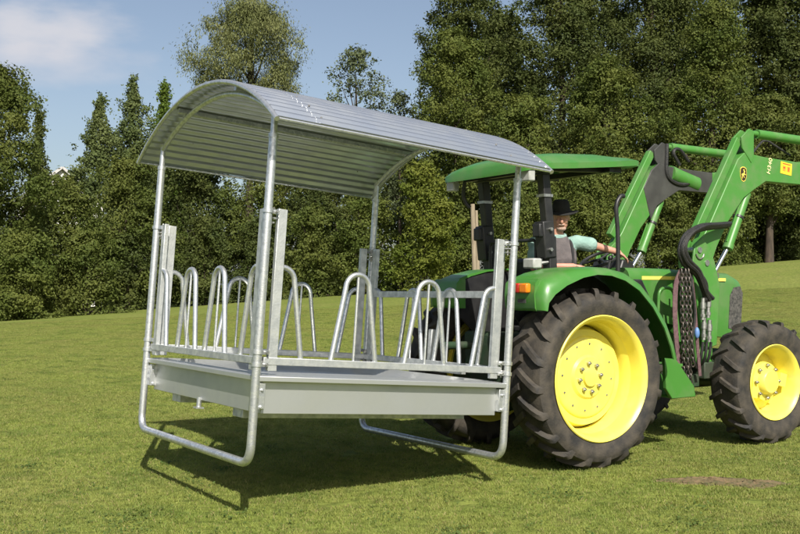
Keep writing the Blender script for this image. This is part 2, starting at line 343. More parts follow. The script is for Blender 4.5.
def build_weeds():
    r = np.random.default_rng(21); Cs = []
    for i in range(230):
        Y = 6 + 16 * r.random() ** 1.6; X = r.uniform(-.52, .55) * Y; n = int(r.integers(8, 70)); sp = r.uniform(.03, .16)
        for j in range(n):
            Cs.append((X + r.normal() * sp, Y + r.normal() * sp * 1.3, ground_h(X, Y) + r.uniform(.008, .026)))
    C = np.array(Cs); n = len(C); Nn = r.normal(size=(n, 3)) * .35 + np.array([0, -.1, 1]); Nn /= np.linalg.norm(Nn, axis=1, keepdims=True)
    me = leaf_mesh('weeds', C, Nn, .011, r, .7); o = finish(me, 'weeds', leaf_mat('leaf_weed', (0.060, 0.105, 0.022), (0.13, 0.16, 0.045)), smooth=0)
    tag(o, 'low clover and weed leaves scattered through the meadow turf', 'weeds', kind='stuff')
def earth_patch(cx, cy, rx, ry, rot, h, label, seed):
    r = random.Random(seed); bm = MB(); rings, seg = 12, 70; vs = []
    ph = [r.uniform(0, 6.28) for _ in range(5)]
    for i in range(rings + 1):
        q = i / rings
        for k in range(seg):
            t = 2 * math.pi * k / seg; wob = .95 + .25 * r.random() + .22 * math.sin(2 * t + ph[0]) + .15 * math.sin(3 * t + ph[1]) + .12 * math.sin(7 * t + ph[2]) + .08 * math.sin(11 * t + ph[3])
            x, y = q * rx * wob * math.cos(t), q * ry * wob * math.sin(t)
            z = h * (1 - q ** 2) * (0.35 + 1.1 * r.random()) - (0.006 if i == rings else 0)
            vs.append((cx + x * math.cos(rot) - y * math.sin(rot), cy + x * math.sin(rot) + y * math.cos(rot), z + .002))
    fs = [(i * seg + k, i * seg + (k + 1) % seg, (i + 1) * seg + (k + 1) % seg, (i + 1) * seg + k) for i in range(rings) for k in range(seg)]
    bm.add(vs, fs); o = bm.build('bare_earth', EARTH, smooth=80); tag(o, label, 'earth patch', kind='structure')
earth_patch(2.42, 7.72, .30, .15, -0.15, .027, 'brown patch of bare earth in the grass in front of the rear wheel', 1)
earth_patch(2.74, 7.62, .24, .12, -0.1, .025, 'smaller brown scuffed spot of earth between the tractor wheels', 2)
# ------------------------------------------------------------------ trees
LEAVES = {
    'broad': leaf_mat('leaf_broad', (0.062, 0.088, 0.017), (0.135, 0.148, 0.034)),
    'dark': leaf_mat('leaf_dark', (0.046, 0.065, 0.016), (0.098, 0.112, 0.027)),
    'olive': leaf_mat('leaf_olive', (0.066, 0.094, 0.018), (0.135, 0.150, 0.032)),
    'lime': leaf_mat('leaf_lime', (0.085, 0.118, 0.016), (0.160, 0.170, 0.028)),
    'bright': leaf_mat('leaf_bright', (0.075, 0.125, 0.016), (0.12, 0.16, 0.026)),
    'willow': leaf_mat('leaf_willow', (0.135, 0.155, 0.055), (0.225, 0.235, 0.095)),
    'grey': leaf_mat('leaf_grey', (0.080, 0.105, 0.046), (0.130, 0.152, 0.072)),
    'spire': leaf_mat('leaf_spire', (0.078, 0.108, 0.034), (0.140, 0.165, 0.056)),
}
def leaf_mesh(name, C, Nn, size, r, aspect=0.6, hang=False):
    n = len(C)
    ax = r.normal(size=(n, 3))
    if hang: ax = ax * np.array([.25, .25, .2]) + np.array([0, 0, -1.0])
    ax -= Nn * (ax * Nn).sum(1, keepdims=True); ax /= np.linalg.norm(ax, axis=1, keepdims=True) + 1e-9
    sx = np.cross(Nn, ax); s = size * r.uniform(.6, 1.3, (n, 1))
    bend_ = Nn * s * r.uniform(-.15, .25, (n, 1))
    V = np.stack([C - ax * s, C + sx * s * aspect + bend_, C + ax * s, C - sx * s * aspect + bend_], 1)
    me = bpy.data.meshes.new(name); me.vertices.add(n * 4); me.vertices.foreach_set('co', V.astype(np.float32).ravel())
    me.loops.add(n * 4); me.loops.foreach_set('vertex_index', np.arange(n * 4)); me.polygons.add(n); me.polygons.foreach_set('loop_start', np.arange(n) * 4)
    me.update(calc_edges=True); return me
TREES = 0
LAT = np.random.default_rng(99).random((32, 32, 32))
def vnoise(P, wl):                                    # smooth value noise, wavelength in metres
    q = P / wl; i = np.floor(q).astype(int); f = q - i; f = f * f * (3 - 2 * f); out = 0
    for a in (0, 1):
        for b in (0, 1):
            for c in (0, 1):
                w_ = (f[:, 0] if a else 1 - f[:, 0]) * (f[:, 1] if b else 1 - f[:, 1]) * (f[:, 2] if c else 1 - f[:, 2])
                out = out + w_ * LAT[(i[:, 0] + a) % 32, (i[:, 1] + b) % 32, (i[:, 2] + c) % 32]
    return out
def tree(name, label, cat, group, x, ytop, ybot, wpx, Y, kind, shape='round', leaf=.10, dens=1.0, trunk=0.12, seed=None, lobes=None, depth=0.8):
    """crown between pixel heights ytop..ybot, wpx wide, at depth Y; rooted on the terrain"""
    global TREES; TREES += 1; seed = seed or TREES * 13 + 5
    r = np.random.default_rng(seed); k = Y / F; leaf *= .84
    top, bot = at(x, ytop, Y), at(x, ybot, Y); gx = top.x; gz = ground_h(gx, Y)
    zt = top.z - gz; zb = max(0.0, bot.z - gz); Wd = wpx * k / 2; H = zt - zb
    root = empty(name, (gx, Y, gz - .05), label=label, cat=cat, group=group)
    area = Wd * H
    lrm = {'spire': .30, 'point': .19, 'bush': .36}.get(shape, .32)
    nl = lobes or int(np.clip(2.5 * H / (math.pi * lrm * lrm * Wd), 16, 120))
    def prof(t):
        if shape == 'spire': return min(1, (1 - t) * 1.45) ** .85 * (0.75 + .25 * min(1, t / .15)) + .03
        if shape == 'point': return min(1, (1 - t) * 1.65 + .02) ** .85
        if shape == 'bush': return math.sqrt(max(0, 1 - t ** 2.2)) * .97 + .05
        if shape == 'tall': return (math.sin(math.pi * min(1, (t * .9 + .1))) ** .5) * (1 - .15 * t)
        return math.sin(math.pi * min(1, t * .88 + .10)) ** .62
    cents, rads = [], []
    for i in range(nl):
        t = (i + r.uniform(.1, .9)) / nl; t = t ** .9; pr = prof(t) * Wd
        lr = np.clip(r.uniform(.72, 1.28) * lrm * Wd, .3, 2.2) * (0.72 + .28 * (1 - t)) * (max(.35, pr / Wd + .25) if shape == 'spire' else max(.45, min(1, pr / Wd + .3)) if shape == 'point' else 1)
        a = i * 2.399 + r.uniform(-.6, .6)
        if math.sin(a) > .25 and r.random() < .6: a = -a
        q = max(0.0, pr - lr * .8) * r.uniform(.55, 1.08)
        z = zb + H * t; z = min(z, zt - lr * .85); z = max(z, zb + lr * .3)
        q *= r.uniform(.86, 1.12) if shape != 'point' else r.uniform(.45, 1.32)
        cents.append((math.cos(a) * q, math.sin(a) * q * depth, z)); rads.append(lr)
    cents, rads = np.array(cents), np.array(rads)
    Cs, Ns = [], []
    for c, lr in zip(cents, rads):
        la = leaf * leaf * 1.2; n = int(dens * 1.05 * 4 * math.pi * lr * lr / la)
        n = max(30, n); per = 9; nt = max(5, n // per)
        d = r.normal(size=(nt, 3)); d[:, 2] = d[:, 2] * .8 + .25; d /= np.linalg.norm(d, axis=1, keepdims=True)
        tw = c + d * lr * (r.uniform(.35, 1.0, (nt, 1)) ** .45) * np.array([1, 1, .85]) * (r.uniform(.82, 1.12, (nt, 1)) + .45 * (r.random((nt, 1)) < .06))
        if shape == 'willow': tw[:, 2] -= r.uniform(0, .5, nt) * lr
        sg = leaf * 1.7
        P = np.repeat(tw, per, 0) + r.normal(size=(nt * per, 3)) * np.array([sg, sg, sg * (2.4 if kind == 'willow' else .75)])
        nn = np.repeat(d, per, 0) * .75 + r.normal(size=(nt * per, 3)) * .55 + np.array([0, 0, .35]); nn /= np.linalg.norm(nn, axis=1, keepdims=True)
        Cs.append(P); Ns.append(nn)
    if kind not in ('willow', 'grey'):                # loose leaves that knit the clumps together
        nf = int(sum(map(len, Cs)) * .30); t = r.uniform(0, 1, nf) ** .9; a = r.uniform(0, 2 * math.pi, nf); a = np.where((np.sin(a) > .2) & (r.random(nf) < .6), -a, a)
        pr = np.array([prof(q) for q in t]) * Wd * r.uniform(.25, .72, nf)
        d = np.stack([np.cos(a), np.sin(a), np.full(nf, .25)], 1)
        Cs.append(np.stack([np.cos(a) * pr, np.sin(a) * pr * depth, zb + H * t * .97], 1) + r.normal(size=(nf, 3)) * leaf)
        nn = d * .8 + r.normal(size=(nf, 3)) * .5; Ns.append(nn / np.linalg.norm(nn, axis=1, keepdims=True))
    C, Nn = np.concatenate(Cs), np.concatenate(Ns)
    off = r.uniform(0, 30, 3); nz = .65 * vnoise(C * np.array([1, 1, 1.35]) + off, 1.25 if shape != 'bush' else .95) + .35 * vnoise(C + off, .5)
    rel = np.hypot(C[:, 0], C[:, 1] / depth) / (np.array([prof(min(1, max(0, q))) for q in (C[:, 2] - zb) / H]) * Wd + .05)
    keep = (C[:, 2] > 0.03) & ((nz > .43 + .05 * np.clip(rel - .8, 0, .6)) | (rel < .52))
    C, Nn = C[keep], Nn[keep]
    me = leaf_mesh('crown', C, Nn, leaf, r, .32 if kind == 'willow' else .58, kind == 'willow')
    finish(me, 'foliage' if shape == 'bush' else 'crown', LEAVES[kind], root, smooth=0)
    t = MB(); tr = trunk; up = zb + H * (.85 if shape != 'bush' else .6)
    path = [(r.uniform(-.05, .05) * q * Wd, r.uniform(-.05, .05) * Wd * q, up * q) for q in (0, .15, .35, .6, .8, 1)]
    t.tube(path, [tr * 1.35, tr * 1.05, tr * .85, tr * .6, tr * .38, tr * .12], 9)
    for i in range(0, nl, 2 if nl < 26 else 3):
        c = cents[i]; q = np.clip((c[2] - rads[i] * .9) / up, .12, .92); jj = q * (len(path) - 1) if False else q
        b0 = Vector((0, 0, up * q * .85)); b1 = Vector(c); mid = b0.lerp(b1, .5) + Vector((0, 0, -.08 * (b1 - b0).length))
        t.tube([b0, mid, b1], [tr * .38, tr * .25, tr * .06], 6)
    t.build('stem' if shape == 'bush' else 'trunk', BARK, root, smooth=60)
    return len(C)
build_weeds()
LE, MI, RI = 'trees at the left edge of the meadow', 'trees behind the feeder', 'trees of the wood on the right'
BU = 'bushes along the meadow edge'
T = []
def tt(*a, **k): T.append((a, k))
# left
tt('broadleaf_tree', 'big broad green tree filling the left edge of the photo', 'tree', LE, -6, 62, 318, 172, 43, 'broad', leaf=.085)
tt('broadleaf_tree', 'tall tree whose leafy twigs just reach in at the far left edge', 'tree', LE, -44, -20, 260, 98, 42, 'dark', leaf=.09)
tt('conifer_tree', 'small dark pointed conifer peeping over the big tree at left', 'tree', LE, 40, 106, 300, 44, 60, 'dark', 'spire', leaf=.10)
tt('bush', 'lowest leafy bush at the far left edge of the meadow', 'bush', BU, 24, 232, 322, 100, 41, 'olive', 'bush', leaf=.075)
tt('bush', 'rounded bush right of the big left edge tree', 'bush', BU, 88, 228, 318, 84, 43, 'broad', 'bush', leaf=.08)
tt('young_tree', 'pale pointed tree right of the sky gap at left', 'tree', LE, 100, 92, 300, 108, 56, 'spire', 'point', leaf=.10)
tt('young_tree', 'taller pale pointed tree just left of the feeder roof', 'tree', LE, 134, 76, 300, 108, 58, 'spire', 'point', leaf=.10)
tt('cypress_tree', 'bright green dense upright tree peeking over the left end of the roof', 'tree', LE, 165, 77, 300, 74, 60, 'bright', 'point', leaf=.10, dens=1.15)
tt('broadleaf_tree', 'broad green tree in front of the white gable', 'tree', LE, 126, 156, 314, 120, 48, 'broad', leaf=.085)
tt('broadleaf_tree', 'middle green tree beside the left feeder posts', 'tree', LE, 66, 174, 316, 96, 46, 'broad', leaf=.085)
# behind the feeder
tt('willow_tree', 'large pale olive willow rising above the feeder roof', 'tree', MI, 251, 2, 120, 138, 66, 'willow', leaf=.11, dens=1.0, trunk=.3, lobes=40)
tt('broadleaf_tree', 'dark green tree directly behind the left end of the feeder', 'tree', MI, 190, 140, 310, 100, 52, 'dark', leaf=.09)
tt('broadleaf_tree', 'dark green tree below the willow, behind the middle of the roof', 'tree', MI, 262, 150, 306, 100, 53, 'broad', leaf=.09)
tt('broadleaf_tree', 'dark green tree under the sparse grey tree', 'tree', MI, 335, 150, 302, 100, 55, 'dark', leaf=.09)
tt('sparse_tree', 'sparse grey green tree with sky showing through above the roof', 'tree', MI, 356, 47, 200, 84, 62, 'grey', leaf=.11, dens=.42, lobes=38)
tt('sparse_tree', 'small thin tree tip between the sparse tree and the right wood', 'tree', MI, 400, 90, 220, 44, 64, 'grey', leaf=.11, dens=.6)
tt('bush', 'dark bush seen between the left feeder posts', 'bush', BU, 205, 214, 314, 84, 48, 'dark', 'bush', leaf=.085)
tt('bush', 'bush seen just right of the left front feeder post', 'bush', BU, 316, 204, 305, 80, 48.5, 'broad', 'bush', leaf=.085)
tt('bush', 'bush seen just left of the left front feeder post', 'bush', BU, 262, 214, 308, 76, 48.5, 'dark', 'bush', leaf=.085)
tt('bush', 'dark low bush left of the feeder', 'bush', BU, 128, 232, 316, 56, 47, 'dark', 'bush', leaf=.085)
tt('bush', 'large yellow green bush beside the rear right feeder post', 'bush', BU, 424, 162, 302, 92, 46, 'lime', 'bush', leaf=.08)
tt('bush', 'green bush left of the rear right feeder post', 'bush', BU, 366, 190, 304, 80, 47.5, 'olive', 'bush', leaf=.085)
# right wood
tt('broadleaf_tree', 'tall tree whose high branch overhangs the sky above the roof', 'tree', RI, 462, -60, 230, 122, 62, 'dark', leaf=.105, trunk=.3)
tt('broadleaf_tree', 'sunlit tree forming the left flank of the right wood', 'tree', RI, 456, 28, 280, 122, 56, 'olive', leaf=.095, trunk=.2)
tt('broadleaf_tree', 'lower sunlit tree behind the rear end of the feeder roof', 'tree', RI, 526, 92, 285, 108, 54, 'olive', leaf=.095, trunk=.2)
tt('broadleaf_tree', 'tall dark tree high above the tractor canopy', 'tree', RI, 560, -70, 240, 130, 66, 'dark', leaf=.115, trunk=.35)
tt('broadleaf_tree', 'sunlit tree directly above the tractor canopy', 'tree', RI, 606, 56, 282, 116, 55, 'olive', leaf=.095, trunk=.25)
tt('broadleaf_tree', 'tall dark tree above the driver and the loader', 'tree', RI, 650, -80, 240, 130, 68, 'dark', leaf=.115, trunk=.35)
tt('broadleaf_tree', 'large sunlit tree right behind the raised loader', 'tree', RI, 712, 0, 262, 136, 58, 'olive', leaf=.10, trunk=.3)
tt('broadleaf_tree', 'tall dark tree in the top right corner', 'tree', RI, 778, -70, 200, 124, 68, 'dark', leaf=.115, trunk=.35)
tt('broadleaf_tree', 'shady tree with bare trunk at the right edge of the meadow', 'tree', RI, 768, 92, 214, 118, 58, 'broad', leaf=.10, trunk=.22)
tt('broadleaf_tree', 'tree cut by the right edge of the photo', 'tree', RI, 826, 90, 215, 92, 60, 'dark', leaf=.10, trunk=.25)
tt('bush', 'shrub behind the tractor seat posts', 'bush', BU, 520, 190, 286, 84, 50, 'broad', 'bush', leaf=.085)
tt('bush', 'shrub behind the driver', 'bush', BU, 592, 166, 286, 92, 51, 'olive', 'bush', leaf=.085)
tt('bush', 'shrub seen between the two loader arms', 'bush', BU, 668, 178, 278, 88, 53, 'broad', 'bush', leaf=.09)
tt('bush', 'shrub right of the near loader arm at the field edge', 'bush', BU, 722, 192, 272, 66, 56, 'olive', 'bush', leaf=.09)
tt('bush', 'low weedy shrub at the foot of the bare trunk', 'bush', BU, 742, 250, 268, 34, 57, 'olive', 'bush', leaf=.08)
tt('bush', 'dark undergrowth deep in the wood at the right edge', 'bush', BU, 786, 170, 270, 110, 68, 'dark', 'bush', leaf=.12)
tt('bush', 'dark undergrowth deep behind the loader arms', 'bush', BU, 690, 170, 272, 110, 66, 'dark', 'bush', leaf=.12)
# deeper rows of the wood
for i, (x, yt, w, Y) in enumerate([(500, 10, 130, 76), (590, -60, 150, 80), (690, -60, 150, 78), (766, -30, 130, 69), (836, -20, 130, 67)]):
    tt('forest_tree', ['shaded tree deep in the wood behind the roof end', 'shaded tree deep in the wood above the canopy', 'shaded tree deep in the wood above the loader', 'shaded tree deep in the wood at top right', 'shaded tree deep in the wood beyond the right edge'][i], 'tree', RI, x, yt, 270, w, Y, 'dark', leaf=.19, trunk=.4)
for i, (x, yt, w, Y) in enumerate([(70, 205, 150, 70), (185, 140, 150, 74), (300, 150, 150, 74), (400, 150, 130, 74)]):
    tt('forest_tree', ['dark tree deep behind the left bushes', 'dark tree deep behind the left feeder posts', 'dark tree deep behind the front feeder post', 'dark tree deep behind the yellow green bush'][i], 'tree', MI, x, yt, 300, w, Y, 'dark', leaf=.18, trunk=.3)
TOT = sum(tree(*a, **k) for a, k in T)
print('leaves', TOT)

# ------------------------------------------------------------------ house behind the left trees
hp_ = at(84, 166, 66); hz = ground_h(hp_.x, 66)
house = empty('white_house', (hp_.x - 1.5, 66, hz), (0, 0, R(28)), 'white rendered house gable half hidden behind the left trees', 'house')
HH = hp_.z - hz
q = MB(); q.prism([(-2.7, 0), (2.7, 0), (2.7, HH - 2.55), (0, HH - .25), (-2.7, HH - 2.55)], 0, 6); q.build('wall', PLASTER, house, smooth=0)
q = MB()
for s in (-1, 1): q.bar((s * 1.56, -.3, HH - 1.42), (s * 1.56, 6.3, HH - 1.42), 4.05, .16, up=(s * .645, 0, .765))
q.build('roof', TILES, house, smooth=0)
for wx in (-1.2, 1.2):
    q = MB(); q.box((wx, -.03, HH - 4.6), (1.2, .08, 1.4)); w_ = q.build('window', PLASTER, house, smooth=0)
    q = MB(); q.box((wx, -.08, HH - 4.6), (1.0, .03, 1.2)); q.build('pane', PANE, w_, smooth=0)

# ------------------------------------------------------------------ hay feeder (own frame: u along, v across, w up)
L, WF, HP = 2.108, 2.034, 2.285
feeder = empty('hay_feeder', (-0.9622, 6.2854, 0.3987), (-0.0067, 0.0802, 0.5951), 'galvanised square hay feeder with arched corrugated roof, lifted clear of the grass behind the tractor', 'hay feeder')
PR = 0.029
for u in (0, L):                                     # U shaped pipe: two posts and the skid between them
    q = MB(); q.tube(bend([(u, 0, HP - .16), (u, 0, 0), (u, WF, 0), (u, WF, HP - .16)], .13, 8), PR, 16)
    q.build('skid_frame', GALV, feeder)
    for v in (0, WF):
        q = MB(); q.cyl((u, v, HP - .28), (u, v, HP + .02), .0225, 14); q.lathe([(PR - .002, HP - .165), (PR + .004, HP - .165), (PR + .004, HP - .135), (PR - .002, HP - .135)], 16, (u, v, 0), 'z')
        q.build('post_sleeve', GALV, feeder)
# roof
MID, HC, HE, RISE, OU = WF / 2, WF / 2 + .2525, 2.2021, .425, .10
RR = (HC * HC + RISE * RISE) / (2 * RISE); ZC = HE + RISE - RR; TH = math.asin(HC / RR)
def arc(th, r=RR): return (MID + r * math.sin(th), ZC + r * math.cos(th))
def roof_sheet(u0, u1, off):
    n = 660; waves = 33; vs = []; fs = []
    for i in range(n + 1):
        th = -TH + 2 * TH * i / n; am = .015 * max(-.8, min(.8, math.cos(2 * math.pi * waves * i / n)))
        for rr in (RR + am + off, RR + am + off - .0018):
            v, w = arc(th, rr)
            for u in (u0, u1): vs.append((u, v, w))
    for i in range(n):
        a, b = i * 4, i * 4 + 4
        fs += [(a, a + 1, b + 1, b), (a + 2, b + 2, b + 3, a + 3), (a, b, b + 2, a + 2), (a + 1, a + 3, b + 3, b + 1)]
    fs += [(0, 2, 3, 1), (n * 4, n * 4 + 1, n * 4 + 3, n * 4 + 2)]
    m = MB(); m.add(vs, fs); return m
roof = roof_sheet(-OU, .30, .0).build('roof', SHEET, feeder, smooth=32)
roof2 = roof_sheet(.20, L + OU, .003).build('roof', SHEET, feeder, smooth=32)
for par, us in ((roof, (.25,)), (roof2, (1.88,))):
    q = MB()
    for u in us:
        for k in range(13):
            v, w = arc(-TH + 2 * TH * (k + .5) / 13, RR + .012); q.ball((u, v, w), (.008, .008, .008), 5)
    q.pieces('roof_screw', SCREWM, par)
for u in (-OU - .012, L + OU + .012):                # end hoops that edge the sheet
    q = MB(); q.tube([(u, *arc(-TH * 1.01 + 2.02 * TH * k / 40, RR - .004)) for k in range(41)], .0175, 10); q.build('roof_hoop', GALV, feeder)
def iarc(v):
    hc, rise, z0 = WF / 2, 2.56 - HP, HP; r_ = (hc * hc + rise * rise) / (2 * rise)
    return z0 + rise - r_ + math.sqrt(r_ * r_ - (v - hc) ** 2)
for u in (0, L):
    q = MB(); q.tube([(u, WF * k / 30, iarc(WF * k / 30)) for k in range(31)], .021, 10)
    q.build('roof_arch', GALV, feeder)
q = MB()
for th in (-.40, .40):
    v, w = arc(TH * th, RR - .032); q.bar((-OU + .02, v, w), (L + OU - .02, v, w), .035, .035, up=(0, math.sin(TH * th), math.cos(TH * th)))
q.pieces('purlin', GALV, feeder)
for v_ in (-1, 1):
    th = v_ * TH; v, w = arc(th, RR - .006); q = MB(); q.cyl((-OU, v, w), (L + OU, v, w), .011, 8); q.build('eave_tube', GALV, feeder)
# tray
TU0, TU1, TV0, TV1, TZ, TDp = .035, L - .035, .005, WF - .005, .567, .247
q = MB()
fl = .055
def ring(u0, u1, v0, v1, z): return [(u0, v0, z), (u1, v0, z), (u1, v1, z), (u0, v1, z)]
D_ = .032; secs = [ring(TU0 + D_, TU1 - D_, TV0 + D_, TV1 - D_, TZ - TDp), ring(TU0 + D_, TU1 - D_, TV0 + D_, TV1 - D_, TZ - .037), ring(TU0 - .028, TU1 + .028, TV0 - .028, TV1 + .028, TZ - .034), ring(TU0 - .028, TU1 + .028, TV0 - .028, TV1 + .028, TZ),
        ring(TU0 + fl, TU1 - fl, TV0 + fl, TV1 - fl, TZ + .012), ring(TU0 + fl + .12, TU1 - fl - .12, TV0 + fl + .12, TV1 - fl - .12, TZ - .05)]
q.loft(secs); tray = q.build('tray', TRAYM, feeder, smooth=30, bevel=.004)
q = MB()
for v in (.45, WF - .45): q.box((L / 2, v, TZ - TDp - .032), (L - .2, .16, .06))
q.pieces('fork_pocket', GALV_BLUR, tray, smooth=30, bevel=.004)
for u, v in ((TU0, .03), (TU1, .03), (TU0, WF - .03), (TU1, WF - .03)):       # bolted corner plates
    s = 1 if u == TU0 else -1
    q = MB(); q.box((u + s * .010, v, TZ - .13), (.05, .075, .17)); q.cyl((u + s * .01, v - .05, TZ - .2), (u + s * .01, v + .05, TZ - .2), .012, 8); q.cyl((u + s * .01, v - .05, TZ - .09), (u + s * .01, v + .05, TZ - .09), .010, 8)
    q.build('corner_plate', GALV, tray, smooth=30, bevel=.003)
q = MB(); q.cyl((TU0 + .02, 1.02, TZ - TDp + .02), (TU0 + .02, 1.02, TZ - TDp - .05), .018, 10); q.box((TU0 + .02, 1.02, TZ - TDp - .055), (.06, .06, .012)); q.build('drain_plug', GALV, tray)
for u, v in ((0, 0), (L, 0), (0, WF), (L, WF)):
    for z in (.64, .72, 1.64):
        s1, s2 = (1 if u == 0 else -1), (1 if v == 0 else -1)
        q = MB(); q.lathe([(PR + .001, z - .013), (PR + .007, z - .013), (PR + .007, z + .013), (PR + .001, z + .013)], 18, (u, v, 0), 'z'); q.bar((u + s1 * .03, v, z), (u + s1 * .085, v + s2 * .012, z), .008, .028); q.bar((u, v + s2 * .03, z), (u + s1 * .012, v + s2 * .085, z), .008, .028)
        q.build('post_clamp', GALV, feeder, smooth=30)
        q = MB(); q.cyl((u + s1 * .062, v - .028, z), (u + s1 * .062, v + .028, z), .009, 6); q.build('clamp_bolt', STEELB, feeder, smooth=30)
# four palisade gates
def gate(org, ang, top_rail):
    M = Matrix.Translation(org) @ Matrix.Rotation(ang, 4, 'Z'); P = L if abs(math.sin(ang)) < .5 else WF
    X = lambda x, y, z: M @ Vector((x, y, z))
    q = MB(); q.bar(X(.05, .03, .664), X(P - .05, .03, .664), .045, .050)
    g = q.build('feed_gate', GALV_BLUR, feeder, smooth=30, bevel=.004)
    for x in (.118, P - .118):
        q = MB(); q.bar(X(x, .03, .60), X(x, .03, 1.665), .066, .035, up=M.to_3x3() @ Vector((0, 1, 0))); q.build('gate_upright', GALV_BLUR, g, smooth=30, bevel=.003)
    def hoop(c, h=.18, zt=1.285, half=0):
        rr_ = .095; pts = []
        if half <= 0: pts += [X(c - h, .03, .675)]
        for k in range(13):
            a = math.pi - math.pi * k / 12
            if half > 0 and a > math.pi / 2 + .01: continue
            if half < 0 and a < math.pi / 2 - .01: continue
            pts.append(X(c + rr_ * math.cos(a), .03, zt - rr_ + rr_ * math.sin(a)))
        if half >= 0: pts += [X(c + h, .03, .675)]
        q = MB(); q.tube(pts, .0185, 12); q.build('palisade_hoop', GALV, g)
        if not half:
            q = MB(); q.cyl(X(c, .03, .675), X(c, .03, zt - .012), .0095, 8); q.build('palisade_rod', GALV, g)
    d = P - 2.108
    hoop(.742); hoop(P - .742 - .02 + .0); hoop(.152, half=1); hoop(P - .152, half=-1)
    if top_rail:
        q = MB(); q.bar(X(.14, .03, 1.245), X(P - .14, .03, 1.245), .03, .055); q.build('top_rail', GALV_BLUR, g, smooth=30, bevel=.003)
    for x, s in ((.0, 1), (P, -1)):                   # hinge eyes and pins by the posts
        for z in (.66, 1.60):
            q = MB(); q.tube([X(x + s * (.035 + .018 * math.cos(t)), .03 + .018 * math.sin(t), z) for t in [k * math.pi / 5 for k in range(10)]], .006, 6, closed=True)
            q.bar(X(x + s * .05, .03, z), X(x + s * .1, .03, z), .02, .012); q.cyl(X(x + s * .035, .03, z - .05), X(x + s * .035, .03, z + .06), .007, 8)
            q.tube([X(x + s * (.035), .03, z + .06), X(x + s * .06, .03, z + .068), X(x + s * .065, .03, z + .05)], .005, 6)
            q.bar(X(x + s * .015, .03, z - .03), X(x + s * .06, .03, z - .03), .03, .01)
            q.build('hinge_pin', STEELB, g)
    return g
gate((0, 0, 0), 0, False)
gate((0, WF, 0), -math.pi / 2, False)
gate((L, 0, 0), math.pi / 2, True)
gate((L, WF, 0), math.pi, False)
q = MB()                                             # three point hitch bracket under the tractor end
for v in (.70, 1.42): q.box((L + .06, v, .42), (.10, .05, .22)); q.cyl((L + .10, v - .07, .40), (L + .10, v + .07, .40), .018, 10)
q.box((L + .05, 1.06, .62), (.06, .9, .05)); q.bar((L + .05, 1.06, .6), (L + .05, 1.06, .95), .06, .05)
q.build('hitch_bracket', GALV_BLUR, feeder, smooth=30, bevel=.003)

